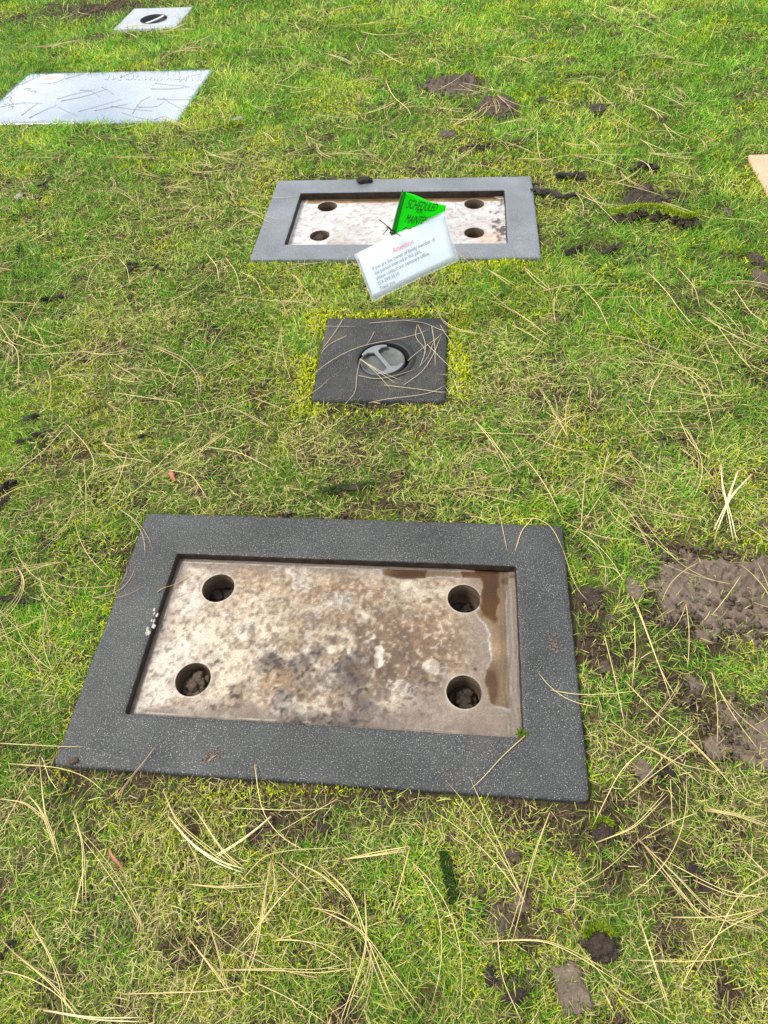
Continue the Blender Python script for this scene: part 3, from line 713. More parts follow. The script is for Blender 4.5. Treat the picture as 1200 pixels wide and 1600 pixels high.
hb = mesh_bm('handle', handle_bm(.0525, .0046, 40, .006, .006), M['lid'], lid); hb.location = (lu_-.004, lv_+.001, -.0065); hb.rotation_euler = (R(1.5), 0, R(33))
for pl in hb.data.polygons: pl.use_smooth = False

topv = empty('vase_marker', (TOPV[0], TOPV[1], 0), TOPV[2])
tag(topv, 'small square pale grey vase marker with a black lid opening, farthest at the upper left', 'vase marker')
p = G(240, 29); lu_, lv_ = [float(q) for q in loc(TOPV, p[0], p[1])]
slab('block', TOPV, M['polished_vault'], topv, [(lu_, lv_, .064)], 520, -.002, .0004, st=.008)
lathe('cup', [(.0655, -.001), (.064, .0006), (.062, -.002), (.061, -.05), (.001, -.05)], M['lid_dark'], topv, (lu_, lv_, 0))
def tube_np(P, rad, k=6):
    P = np.array(P, float); T = np.gradient(P, axis=0); T /= np.linalg.norm(T, axis=1)[:, None]+1e-9
    up = np.array([0, 0, 1.]); S = np.cross(T, up); S /= np.linalg.norm(S, axis=1)[:, None]+1e-9; N_ = np.cross(S, T)
    rad = np.broadcast_to(rad, (len(P),)); a = np.linspace(0, 2*math.pi, k, endpoint=False)
    V = P[:, None, :]+rad[:, None, None]*(np.cos(a)[None, :, None]*S[:, None, :]+np.sin(a)[None, :, None]*N_[:, None, :])
    return V.reshape(-1, 3), grid_faces(len(P), k, True)
t_ = np.linspace(-1, 1, 12); P_ = np.stack([lu_+.004+.026*t_+.012*(1-t_*t_), lv_+.052*t_, -.004+.003*(1-t_*t_)], 1)
V_, F_ = tube_np(P_, .0085, 10); V_[:, 2] = (V_[:, 2]+.004)*.35-.004
mesh_np('handle', V_, F_, m_plain('pale_handle_metal', (.5, .52, .54), .35, .2), topv)

plaq = empty('flat_marker', (PLAQ[0], PLAQ[1], 0), PLAQ[2])
tag(plaq, 'wide polished pale grey granite marker at the upper left, scattered with needles', 'flat marker')
slab('granite_slab', PLAQ, M['polished'], plaq, [], 540, -.009, .0001, st=.015)
# oval cameo with a faint pink figure, and worn lettering
def plane_poly(name, pts, z, th, mt, parent):
    bm = bmesh.new(); vs = [bm.verts.new((x, y, 0)) for x, y in pts]; f = bm.faces.new(vs)
    r = bmesh.ops.extrude_face_region(bm, geom=[f]); bmesh.ops.translate(bm, vec=(0, 0, th), verts=[g for g in r['geom'] if isinstance(g, bmesh.types.BMVert)])
    bmesh.ops.recalc_face_normals(bm, faces=bm.faces); o = mesh_bm(name, bm, mt, parent, False); o.location.z = z; return o
def lp(px, py): q = G(px, py); return tuple(float(a) for a in loc(PLAQ, q[0], q[1]))
cu, cv = lp(79, 119.5); cw = abs(lp(96, 119.5)[0]-lp(61, 119.5)[0])/2; ch = abs(lp(79, 113)[1]-lp(79, 126.5)[1])/2
cam_ = plane_poly('cameo', [(cu+cw*math.cos(a), cv+ch*math.sin(a)) for a in np.linspace(0, 2*math.pi, 40, endpoint=False)], -.0095, .0025, m_plain('white_porcelain', (.78, .76, .74), .15, 0, .06), plaq)
rr_ = random.Random(5)
plane_poly('cameo_figure', [(cu-.012+cw*.42*math.cos(a)*(1+.25*math.sin(3*a)), cv-.002+ch*.5*math.sin(a)*(1+.3*math.cos(2*a))) for a in np.linspace(0, 2*math.pi, 28, endpoint=False)], .0005, .0032, m_plain('faded_pink_glaze', (.62, .30, .28), .3, 0, .3, 90), cam_)

m_eng = m_plain('dark_engraved_line', (.05, .055, .06), .5)
for arc in ([(36, 136), (41, 134), (46, 135), (43, 138)], [(46, 140), (51, 138), (55, 139), (51, 142)], [(8, 150), (12, 147), (18, 149), (13, 152), (17, 155)], [(5, 160), (10, 158), (16, 160), (20, 157)], [(12, 164), (20, 162), (17, 166)]):
    q = np.array([[*lp(*a_), -.0083] for a_ in arc]); tt = np.linspace(0, len(q)-1, 10); q = np.stack([np.interp(tt, range(len(q)), q[:, i]) for i in range(3)], 1); v_, f_ = tube_np(q, .0012, 5); v_[:, 2] = -.0086+(v_[:, 2]+.0083)*.3
    mesh_np('engraving', v_, f_, m_eng, plaq)
V_all, F_all = [], []; rr_ = random.Random(8)
for k_ in range(16):
    bx_ = 168+k_*9.3+rr_.uniform(-2, 2)
    for st_ in range(2):
        q = np.array([[*lp(bx_+rr_.uniform(-3, 3), 114+rr_.uniform(-1, 1)), -.0083], [*lp(bx_+rr_.uniform(-3, 3), 117.5), -.0083], [*lp(bx_+rr_.uniform(-4, 4), 121+rr_.uniform(-1, 1)), -.0083]])
        v_, f_ = tube_np(q, .0028, 5); v_[:, 2] = -.0086+(v_[:, 2]+.0083)*.3; F_all.append(f_+sum(len(z) for z in V_all)); V_all.append(v_)
mesh_np('worn_lettering', np.concatenate(V_all), np.concatenate(F_all), m_plain('worn_white_fill', (.40, .43, .46), .5), plaq)

tan_ = empty('flat_marker', (TAN[0], TAN[1], 0), TAN[2])
# place so that its left edge and corner fall at the right border
tan_['label'] = 'tan sandstone flat marker, only its left corner showing at the right edge'; tan_['category'] = 'flat marker'
slab('stone_slab', TAN, M['sandstone'], tan_, [], 560, .002, .0006, st=.01)

# ------------------------------------------------------------------ text
def text_mesh(s, size, wtarget=None):
    cu_ = bpy.data.curves.new('t', 'FONT'); cu_.body = s; cu_.size = size; cu_.fill_mode = 'FRONT'; cu_.resolution_u = 3
    o = bpy.data.objects.new('t', cu_); COL.objects.link(o); dg = bpy.context.evaluated_depsgraph_get()
    me = bpy.data.meshes.new_from_object(o.evaluated_get(dg)); bpy.data.objects.remove(o); bpy.data.curves.remove(cu_)
    n = len(me.vertices); V = np.empty(n*3, np.float32); me.vertices.foreach_get('co', V); V = V.reshape(-1, 3).astype(float)
    Fs = [tuple(p.vertices) for p in me.polygons]; bpy.data.meshes.remove(me)
    V[:, 0] -= V[:, 0].min()
    if wtarget: V[:, 0] *= wtarget/V[:, 0].max()
    return V, Fs
def poly_obj(name, V, Fs, mt, parent):
    me = bpy.data.meshes.new(name); me.from_pydata([tuple(v) for v in V], [], Fs); me.update(); me.materials.append(mt)
    o = bpy.data.objects.new(name, me); COL.objects.link(o); o.parent = parent; return o
BASE = G(602, 492, -.01); YS = float(BASE[1])
YC = YS-.012
# wire stake
stake = empty('marker_flag', (BASE[0], BASE[1], 0))
tag(stake, 'bright green maintenance flag on a thin wire stake behind the notice card', 'flag')
def rel(p): return np.array(p)-np.array([BASE[0], BASE[1], 0])
wp = [rel([BASE[0], YS, -.05]), rel(on_y(602, 470, YS-.001)), rel(on_y(611, 372, YS)), rel(on_y(629, 299, YS)), rel(on_y(629.4, 297, YS))]
wp = np.array(wp); tt = np.linspace(0, len(wp)-1, 24); W_ = np.stack([np.interp(tt, range(len(wp)), wp[:, i]) for i in range(3)], 1)
V_, F_ = tube_np(W_+np.array([0, 1e-5, 0])*np.arange(24)[:, None], .0011, 8); mesh_np('wire', V_, F_, M['wire'], stake)
# flag surface
A = {k: rel(on_y(px, py, yy)) for k, (px, py, yy) in dict(tl=(629, 299.5, YS), tr=(697.5, 322, YS+.012), bl=(611.5, 366, YS), br=(682, 392, YS+.006)).items()}
def flag_p(u, v, off=0.):
    P = (A['tl']*((1-u)*(1-v))[:, None]+A['tr']*(u*(1-v))[:, None]+A['bl']*((1-u)*v)[:, None]+A['br']*(u*v)[:, None])
    P[:, 1] += -.010*np.sin(u*3.1)*(1-.4*v)+.004*np.sin(u*7+v*3)-off
    P[:, 2] += .0045*np.sin(u*3.1)*(1-v)
    return P
nu, nv = 30, 22; U_, V2 = np.meshgrid(np.linspace(.07, 1, nu), np.linspace(0, 1, nv)); U_ = U_.ravel(); V2 = V2.ravel()
m_flag, tf, bf = mat('neon_green_plastic'); bf.inputs['Base Color'].default_value = (.008, .85, .012, 1); bf.inputs['Roughness'].default_value = .35
bf.inputs['Specular IOR Level'].default_value = .4
bump(tf, bf, noise(tf, 60, 3), .2, .001)
trn = tf.nodes.new('ShaderNodeBsdfTranslucent'); trn.inputs[0].default_value = (.015, .95, .015, 1); ms_ = tf.nodes.new('ShaderNodeMixShader'); ms_.inputs[0].default_value = .45
tf.links.new(bf.outputs[0], ms_.inputs[1]); tf.links.new(trn.outputs[0], ms_.inputs[2]); tf.links.new(ms_.outputs[0], tf.nodes['Material Output'].inputs[0])
Vf = flag_p(U_, V2); Ff = grid_faces(nv, nu)
penn = mesh_np('pennant', Vf, Ff, m_flag, stake); sm = penn.modifiers.new('thick', 'SOLIDIFY'); sm.thickness = .0004; sm.offset = 1
# hem wrapped round the wire
hem = []
for i, vv in enumerate(np.linspace(0, 1, 14)):
    a0 = flag_p(np.array([0.]), np.array([vv]))[0]; a1 = flag_p(np.array([.078]), np.array([vv]))[0]
    hem += [a1+np.array([0, -.0006, 0]), (a0+a1)/2+np.array([0, -.0030, 0]), a0+np.array([-.002, -.0008, 0]), (a0+a1)/2+np.array([0, .0028, 0])]
mesh_np('hem', np.array(hem), grid_faces(14, 4, True), m_plain('shaded_green_hem', (.006, .26, .012), .35, 0, .15, 80), stake)  # flag green darkened: shade of the turned, doubled layer put into the colour
M['ink'] = m_plain('black_ink', (.012, .012, .012), .5, 0, .1, 80, 0)
Vt, Ft = [], []
for s, u0, u1, v0, hgt, slp in (('SCHEDULED', .15, .78, .315, .20, .27), ('FOR', .36, .49, .385, .075, .3), ('MAINTENANCE', .19, .90, .63, .19, .36), ('CONTACT', .17, .80, .86, .14, .36)):
    V, Fs = text_mesh(s, 1., u1-u0); hh = V[:, 1].max(); V[:, 1] *= hgt/hh
    u = u0+V[:, 0]; V[:, 1] *= (1-.35*(u-.15)); u = u+.22*V[:, 1]; v = v0-V[:, 1]-slp*(u-.17)
    o0 = sum(len(q) for q in Vt); P = flag_p(u, v, .0012); Vt.append(P); Ft += [tuple(i+o0 for i in f) for f in Fs]
poly_obj('lettering', np.concatenate(Vt), Ft, M['ink'], penn)

# notice card
C1, C2, C3, C4 = (on_y(555.5, 397.5, YC-.004), on_y(695.5, 331.5, YC+.004), on_y(715.5, 408, YC-.040), on_y(583, 470, YC-.052))
def card_p(u, v, off=0.):
    u = np.asarray(u, float); v = np.asarray(v, float)
    P = C1*((1-u)*(1-v))[:, None]+C2*(u*(1-v))[:, None]+C4*((1-u)*v)[:, None]+C3*(u*v)[:, None]
    P[:, 1] += -off+.005*np.sin(u*2.6)-.003*np.sin(v*3.1)
    return P-np.array([C1[0], C1[1], 0])
card = empty('notice_card', (C1[0], C1[1], 0)); tag(card, 'white laminated attention notice tied to the flag stake, tilted over the second marker base', 'notice')
def sheet(name, u0, u1, v0, v1, off, th, mt, n=16, m=10):
    U, V = np.meshgrid(np.linspace(u0, u1, n), np.linspace(v0, v1, m)); P = card_p(U.ravel(), V.ravel(), off)
    o = mesh_np(name, P, grid_faces(m, n), mt, card); s = o.modifiers.new('thick', 'SOLIDIFY'); s.thickness = th; s.offset = 0; return o
m_lam, tl, bl_ = mat('clear_laminate'); bl_.inputs['Base Color'].default_value = (.72, .76, .78, 1); bl_.inputs['Roughness'].default_value = .12; bl_.inputs['Alpha'].default_value = .3
bump(tl, bl_, noise(tl, 160, 3), .5, .001)
m_pap, tp, bp_ = mat('laminated_paper'); tp.links.new(mixc(tp, noise(tp, 14, 4), (.84, .91, .97), (.88, .95, .99)), bp_.inputs['Base Color']); bp_.inputs['Roughness'].default_value = .25
bump(tp, bp_, noise(tp, 22, 3), .25, .002)
tpt = tp.nodes.new('ShaderNodeBsdfTranslucent'); tpt.inputs[0].default_value = (.88, .95, 1, 1); tpm = tp.nodes.new('ShaderNodeMixShader'); tpm.inputs[0].default_value = .38
tp.links.new(bp_.outputs[0], tpm.inputs[1]); tp.links.new(tpt.outputs[0], tpm.inputs[2]); tp.links.new(tpm.outputs[0], tp.nodes['Material Output'].inputs[0])
sheet('laminate', -.012, 1.012, -.012, 1.02, 0, .0005, m_lam)
paper = sheet('paper', .018, .985, .012, .962, .0005, .0003, m_pap)
CW = float(np.linalg.norm(C2-C1)); CH = float(np.linalg.norm(C4-C1))
def card_text(s, u0, u1, v, size, mt, name):
    V, Fs = text_mesh(s, size, (u1-u0)*CW); P = card_p(u0+V[:, 0]/CW, v-V[:, 1]/CH, .0016)
    return P, Fs
Vt, Ft = [], []
for s, u0, u1, v, sz in (('If you are the owner of family member of', .116, .83, .425, .0118), ('the person interred in this plot,', .12, .66, .525, .0118), ('please contact our cemetery office.', .12, .735, .632, .0118), ('253-299-5510', .114, .365, .748, .0118), ('Thank you.', .116, .30, .858, .0118)):
    P, Fs = card_text(s, u0, u1, v, sz, None, ''); o0 = sum(len(q) for q in Vt); Vt.append(P); Ft += [tuple(i+o0 for i in f) for f in Fs]
poly_obj('lettering', np.concatenate(Vt), Ft, m_plain('grey_ink', (.22, .25, .30), .5, 0, .1, 80, 0), paper)
P, Fs = card_text('Attention', .377, .61, .300, .0165, None, ''); poly_obj('heading', P, Fs, m_plain('red_ink', (.80, .26, .30), .5, 0, .1, 80, 0), paper)
# zip tie with loose tails
Vz, Fz = [], []
for pts, rad in (([(592, 343), (600, 349), (608, 356), (613, 362), (614, 366)], .0009), ([(598, 367), (602, 362), (607, 356)], .0009), ([(605, 354), (609, 357), (611, 359)], .0019), ([(613, 359), (618, 364), (622, 367), (626, 368)], .0013), ([(609, 362), (612, 366), (617, 364), (615, 359), (610, 360)], .0020)):
    q = np.array([on_y(a, b, YS-.016-.002*(i % 2)) for i, (a, b) in enumerate(pts)])-np.array([C1[0], C1[1], 0])
    tt = np.linspace(0, len(q)-1, 14); q = np.stack([np.interp(tt, range(len(q)), q[:, i]) for i in range(3)], 1)
    v_, f_ = tube_np(q, rad, 6); o0 = sum(len(a) for a in Vz); Vz.append(v_); Fz.append(f_+o0)
mesh_np('zip_tie', np.concatenate(Vz), np.concatenate(Fz), M['zip'], card)

# ------------------------------------------------------------------ mud heaps
def mud_heap(P, h, cl, label, mk, seed):
    P = np.array(P); x0, y0 = P.min(0)-.02; x1, y1 = P.max(0)+.02
    dist = (.62*(y0+y1)/2+.81); st = .0021*max(1, dist/1.2)
    X, Y = np.meshgrid(np.arange(x0, x1, st), np.arange(y0, y1, st)); sh = X.shape; X = X.ravel(); Y = Y.ravel()
    sd_ = sd_poly([tuple(p) for p in P], X, Y)+.065*(fbm(X, Y, 36, 5, seed)-.5)*min(1, (x1-x0)/.12+.3)
    ins = sstep(.001, -.022, sd_)
    up = sstep(P[:, 1].min()+.3*(P[:, 1].max()-P[:, 1].min()), P[:, 1].min()+.75*(P[:, 1].max()-P[:, 1].min()), Y)
    z = h*ins*(.45+.35*up)*(.6+.8*fbm(X, Y, 14, 3, seed+1))
    # crumb cells
    cellz = np.zeros_like(X); rr = random.Random(seed); n = int(cl*(x1-x0)*(y1-y0)/(.008**2)*.55/max(1, dist/1.3))
    for i in range(min(n, 1500)):
        cx_, cy_ = x0+rr.random()*(x1-x0), y0+rr.random()*(y1-y0); r = (.002+.005*rr.random()**2)*max(1, dist/1.5)**.6
        m = (np.abs(X-cx_) < r) & (np.abs(Y-cy_) < r); d2 = ((X[m]-cx_)**2+((Y[m]-cy_)*1.15)**2)/r**2
        zz = np.sqrt(np.clip(1-d2, 0, 1))*r*.9; cellz[m] = np.maximum(cellz[m], zz)
    keep_c = cl*(.25+.75*sstep(.42, .55, fbm(X, Y, 10, 3, seed+4)+.22*(up-.5)))
    wx = X+.006*(fbm(X, Y, 55, 3, seed+6)-.5); wy = Y+.006*(fbm(X, Y, 55, 3, seed+8)-.5); fk = 1/max(1, dist/1.5)**.6
    w1 = worley(wx, wy, 62*fk, seed+7); w2 = worley(wx, wy, 150*fk, seed+9)
    z += (cellz*keep_c+keep_c*(.012*(.55-w1)+.0075*(.5-w2))/fk**1.6+.009*(fbm(X, Y, 45*fk, 5, seed+5)-.5)*(.7+.6*cl)-.004*sstep(.40, .30, np.abs(fbm(X, Y, 24, 3, seed+11)-.5)*8))*np.clip(ins*3, 0, 1)
    g = ground_z(X, Y); Zt = np.where(ins > 0, g+.004+z, g-.02)
    F = grid_faces(*sh); F = F[(sd_[F] < .003).any(1)]
    used = np.unique(F); mp_ = -np.ones(len(X), int); mp_[used] = np.arange(len(used))
    c0 = np.array([P[:, 0].mean(), P[:, 1].mean(), 0]); V = np.stack([X, Y, Zt], 1)[used]-c0
    o = mesh_np('mud_heap', V, mp_[F], M[mk]); o.location = c0; tag(o, label, 'mud heap')
for i, (P, h, cl, lab, mk) in enumerate(MUD): mud_heap(P, h, cl, lab, mk, 600+i*23)

def crumbs(x, y, z, r, seed_off=0):
    """many angular specks of soil"""
    n = len(x); O = np.array([(1, 0, 0), (0, 1, 0), (-1, 0, 0), (0, -1, 0), (.3, .2, .8), (-.2, -.3, .8), (0, 0, -.7)], float); Fq = np.array([(0, 1, 4), (1, 2, 4), (2, 5, 4), (2, 3, 5), (3, 0, 5), (0, 4, 5), (1, 0, 6), (2, 1, 6), (3, 2, 6), (0, 3, 6)])
    V = O[None]*(1+rng.normal(0, .25, (n, 7, 3)))*r[:, None, None]*np.array([1, 1, .75]); a = rng.random(n)*6.28; c, s_ = np.cos(a)[:, None], np.sin(a)[:, None]
    V = np.stack([x[:, None]+V[..., 0]*c-V[..., 1]*s_, y[:, None]+V[..., 0]*s_+V[..., 1]*c, z[:, None]+V[..., 2]], -1)
    return V.reshape(-1, 3), (np.arange(n)[:, None, None]*7+Fq[None]).reshape(-1, 3)
def make_crumbs():
    x, y = scatter(dens(26000, 1.3), -.2, 4.3); b_ = bare(x, y); k = (sd_all(x, y) > .003) & (rng.random(len(x)) < b_*b_*1.1+.02); x, y = x[k], y[k]; n = len(x)
    rim_ = []
    for P, *_q in MUD:
        P = np.array(P); a0, a1 = P.min(0)-.05, P.max(0)+.05; m = int(9000*(a1[0]-a0[0])*(a1[1]-a0[1])/max(1, P[0, 1])); q = rng.random((m, 2))*(a1-a0)+a0
        sd_ = sd_poly([tuple(p) for p in P], q[:, 0], q[:, 1]); kk = (rng.random(m) < np.exp(-(np.maximum(sd_, 0)/.016)**1.2)*.9) & (sd_all(q[:, 0], q[:, 1]) > .003); rim_.append(q[kk])
    q = np.concatenate(rim_); x = np.concatenate([x, q[:, 0]]); y = np.concatenate([y, q[:, 1]]); heap = np.arange(len(x)) >= n; n = len(x)
    fs = fscale(y)**.7; r = (.0009+.0030*rng.random(n)**2.5)*fs*(1+.5*heap); V, T = crumbs(x, y, ground_z(x, y)+.003+.3*r+.008*heap*rng.random(n), r)
    tag(mesh_np('soil_crumbs', V, T, M['soil_mid'], None, None, False), 'loose brown soil crumbs scattered over the bare spots of the lawn', 'soil', kind='stuff')
make_crumbs()
# ------------------------------------------------------------------ clods
def gz(x, y): return float(ground_z(np.array([x]), np.array([y]))[0])
CL = [ # px, py, half width px, half height px, height m, rot deg, material, label, squareness
 (894, 1543, 25, 38, .020, 4, 'mud', 'large oblong grey mud clod, the biggest near the bottom right of the photo', .8),
 (993, 917, 12, 19, .018, 0, 'mud', 'upright oval mud clod in the gap between the near base and the crumbly mound', .2),
 (1008, 1199, 15, 17, .016, 10, 'mud', 'rounded mud clod right of the near base, level with its lower right corner', .2),
 (800, 1335, 15, 11, .020, -10, 'soil_mid', 'round brown clod just below the lower right part of the near base', .1),
 (783, 1350, 8, 6, .010, 0, 'soil_mid', 'small brown crumb touching the round clod below the near base', .1),
 (1109, 1384, 14, 10, .018, -20, 'soil_dark', 'smooth dark clod at lower right, nearer of a touching pair', .2),
 (1088, 1360, 14, 16, .016, 30, 'bark', 'ragged black clod at lower right, farther of a touching pair', .1),
 (806, 1556, 19, 10, .018, 18, 'soil_dark', 'oval dark clod at the bottom, left of the large oblong mud clod', .2),
 (767, 1527, 11, 17, .014, 0, 'bark', 'ragged black clod at the bottom, left of the oval dark clod', .1),
 (505, 1291, 17, 10, .014, -38, 'soil_dark', 'dark elongated clod in the bare soil below the middle of the near base', .3),
 (925, 930, 18, 16, .014, 20, 'soil_dark', 'dark clod against the right side of the near base', .2),
 (1158, 975, 15, 11, .014, 0, 'soil_mid', 'dark brown clod at the lower edge of the crumbly mud mound', .2),
 (1106, 990, 18, 10, .012, -14, 'mud', 'flat mud clod just below the left part of the crumbly mound', .4),
 (946, 1038, 12, 9, .012, 0, 'soil_mid', 'small brown clod right of the near base, level with its lower holes', .2),
 (957, 963, 8, 6, .009, 0, 'soil_mid', 'small crumb between the near base and the oval mud clod', .1),
 (700, 207, 14, 6, .02, 0, 'soil_mid', 'dark soil clod in the grass below the long far heap', .2),
 (752, 377, 1, 1, .001, 0, 'soil_mid', None, 0),
 (932, 168, 13, 7, .03, -20, 'soil_dark', 'dark clod lying alone in bright grass at the upper right', .2),
 (848, 152, 8, 4, .02, 0, 'soil_dark', 'small dark clod right of the two far soil heaps', .2),
 (1186, 400, 12, 12, .02, 0, 'soil_dark', 'dark brown clod at the right edge below the tan stone', .2),
 (1193, 430, 13, 16, .02, 0, 'soil_mid', 'large brown clod at the right edge, lower of two', .3),
 (1140, 326, 9, 7, .016, 0, 'soil_mid', 'small brown clod left of the tan stone corner', .1),
 (1195, 818, 8, 9, .012, 0, 'soil_mid', 'brown clod at the right edge just above the crumbly mound', .2),
 (670, 1448, 1, 1, .001, 0, 'mud', None, 0),
 (115, 1190, 7, 5, .008, 15, 'soil_mid', 'tiny brown clod on the lower left corner of the near rim', .1),
 (585, 1513, 7, 8, .008, 0, 'mud', 'small pinkish clod in the grass at the bottom centre', .2),
 (640, 1435, 14, 8, .01, 0, 'soil_dark', 'dark clod in the grass near the bottom centre, above the pinkish one', .2),
 (700, 1306, 13, 8, .011, 5, 'soil_mid', 'flat brown clod under the centre right of the near base', .2),
 (133, 1472, 10, 9, .01, 0, 'soil_dark', 'small dark clod in the grass at the lower left', .2),
]
for i, (px, py, hw, hh, h, rot, mk, lab, sq) in enumerate(CL):
    if not lab: continue
    p = G(px, py); e = G(px+hw, py); f = G(px, py+hh)
    rx = float(np.linalg.norm(e-p)); ry = float(np.linalg.norm(f-p)); top = sd_all(p[0], p[1]) < 0
    z = 0 if top else gz(p[0], p[1])-h*.28+(.004 if h > .015 else .002)
    clod('soil_clod', p[0], p[1], z, rx, ry, h, R(rot), 900+i*13, M[mk], lab, rough=.30, sq=sq)
for px, py, rx, ry, lab, sd_ in ((866, 1008, .016, .024, 'thin dried mud smear on the right side of the nearest rim', 1), (332, 1180, .016, .010, 'faint dried mud smear on the front of the nearest rim, lower left', 2), (712, 326, .0, .0, None, 3)):
    if not lab: continue
    g_ = G(px, py); n_ = 70; rr_ = random.Random(sd_); bms = bmesh.new()
    for k_ in range(n_):
        a_ = rr_.random()*6.28; q_ = min(1, abs(rr_.gauss(0, .5))); sz = rr_.uniform(.0006, .0022)
        b2 = clod_mesh(sz*1.3, sz, .0008, 70+k_, 1, .5); me_ = bpy.data.meshes.new('t'); b2.to_mesh(me_); b2.free(); me_.transform(Matrix.Translation((rx*q_*math.cos(a_), ry*q_*math.sin(a_)+.3*rx*q_*math.cos(a_), .0006))); bms.from_mesh(me_); bpy.data.meshes.remove(me_)
    o = mesh_bm('mud_smear', bms, M['mud']); o.location = (g_[0], g_[1], 0); tag(o, lab, 'mud smear')
# chunk of dark soil on the far rim
p = G(570, 284); clod('soil_clod', p[0], p[1], 0, .024, .014, .016, R(-5), 1300, M['bark'], 'small black crust lying on the far edge of the second marker base', sq=.6)
p = G(747, 335, -.02); 
# ------------------------------------------------------------------ bark flakes and leaves
rn0 = random.Random(21)
def flake(name, pts, wpx, th, mk, label, cat, seed, curl=.2, lift=.01, parent=None, zfix=None, ns=22, jag=.35, sink=0.):
    """a bent strip: centre line in photo pixels, half width in metres"""
    P = np.array([G(a, b) for a, b in pts]); tt = np.linspace(0, len(P)-1, ns); q = np.stack([np.interp(tt, range(len(P)), P[:, i]) for i in range(3)], 1)
    for it in range(2): q[1:-1] = (q[:-2]+2*q[1:-1]+q[2:])/4
    s = np.linspace(0, 1, ns); base = q[0].copy(); base[2] = 0
    T = np.gradient(q, axis=0); T /= np.linalg.norm(T, axis=1)[:, None]; S = np.stack([-T[:, 1], T[:, 0], 0*T[:, 0]], 1)
    rows = []
    for i in range(ns):
        wd = wpx*(.35+.65*math.sin(math.pi*min(max((s[i]*.9+.05), 0), 1))**.5)*(.75+.5*vn(s[i]*7, 0, seed)); z = (gz(q[i, 0], q[i, 1])+.004-sink if zfix is None else zfix)+lift*math.sin(math.pi*s[i])
        for a, b_ in ((-1, 0), (-.6, .8), (0, 1), (.6, .8), (1, 0), (.5, -.7), (-.5, -.7)):
            j = 1+jag*((float(vn(s[i]*14, a*3+b_, seed+4)) if jag < .8 else rn0.random()*1.6-.3)-.5); rows.append(q[i]+S[i]*wd*a*j+np.array([0, 0, z+th*(.5+.5*b_)*j+curl*wd*a]))
    V = np.array(rows); c = V.mean(0); c[2] = 0
    o = mesh_np(name, V-c, grid_faces(ns, 7, True), M[mk], parent, None, jag < .5); o.location = c
    bmx = bmesh.new(); bmx.from_mesh(o.data); bmx.verts.ensure_lookup_table(); bmx.faces.new([bmx.verts[i] for i in range(7)]); bmx.faces.new([bmx.verts[(ns-1)*7+i] for i in range(7)][::-1])
    bmesh.ops.recalc_face_normals(bmx, faces=bmx.faces); bmx.to_mesh(o.data); bmx.free()
    if parent is None: tag(o, label, cat)
    return o, q, c
def moss_fringe(parent, q, c, wd, th, dark, seed, dens_=60, zl=.01, only_top=True):
    n = dens_*22; t = rng.random(n)*21; t = t[rng.random(n) < .25+.75*sstep(.38, .55, vn(t*.8, t*0, seed))] if dark else t; n = len(t)
    i = t.astype(int); f = (t-i)[:, None]; i2 = np.minimum(i+1, 21)
    p = q[i]*(1-f)+q[i2]*f; a = np.clip(rng.normal(0, .55, n), -1.3, 1.3); p = p+np.stack([(rng.random(n)*2-1)*wd*.8, a*wd, np.zeros(n)], 1)
    z = ground_z(p[:, 0], p[:, 1])+.004+zl*np.sin(np.pi*t/21)+th*(1.25-.5*np.abs(a))*(.55+.45*(not dark))
    r = rng.random(n)[:, None]; col = (np.array([.02, .055, .008])*(1-r)+np.array([.075, .15, .02])*r) if dark else (np.array([.16, .25, .012])*(1-r)+np.array([.42, .52, .02])*r)
    V, T, C = blades(p[:, 0]-c[0], p[:, 1]-c[1], z, rng.random(n)*6.28, .004+.005*rng.random(n), .0013+.0012*rng.random(n), R(30)+rng.random(n)*R(60), rng.random(n)*R(40), col, 2)
    mesh_np('moss_tuft', V, T, M['moss'], parent, C)
def chunks(pts, wd, th, seed, step=.028, sub=1):
    """a run of angular broken lumps along a line of photo pixels"""
    P = np.array([G(a, b) for a, b in pts]); r_ = random.Random(seed); bm = bmesh.new(); L_ = np.linalg.norm(np.diff(P, axis=0), axis=1).sum()
    c = P.mean(0); n = max(3, int(L_/step)+2)
    for k in range(n):
        t = (k+.5)/n*(len(P)-1); q = np.array([np.interp(t, range(len(P)), P[:, i_]) for i_ in range(2)])+np.array([r_.gauss(0, wd*.35), r_.gauss(0, wd*.45)])
        b2 = bmesh.new(); bmesh.ops.create_icosphere(b2, subdivisions=1, radius=1)
        for _k in range(sub): bmesh.ops.subdivide_edges(b2, edges=b2.edges, cuts=1)
        i_ = min(int(t), len(P)-2); a_ = math.atan2(P[i_+1][1]-P[i_][1], P[i_+1][0]-P[i_][0])+r_.gauss(0, .35); hx = L_/n*r_.uniform(.6, 1.25); hy = wd*r_.uniform(.45, 1.0); hz = th*r_.uniform(.3, .7)
        tilt = r_.gauss(0, .35)
        for v in b2.verts:
            x, y, z = [w_*(1+r_.uniform(-.34, .34)) for w_ in v.co]; x *= hx; y *= hy; z = z*hz+tilt*y
            v.co = (q[0]-c[0]+x*math.cos(a_)-y*math.sin(a_), q[1]-c[1]+x*math.sin(a_)+y*math.cos(a_), gz(q[0], q[1])+.009+z+.002*c[1])
        me = bpy.data.meshes.new('t'); b2.to_mesh(me); b2.free(); bm.from_mesh(me); bpy.data.meshes.remove(me)
    return bm, c
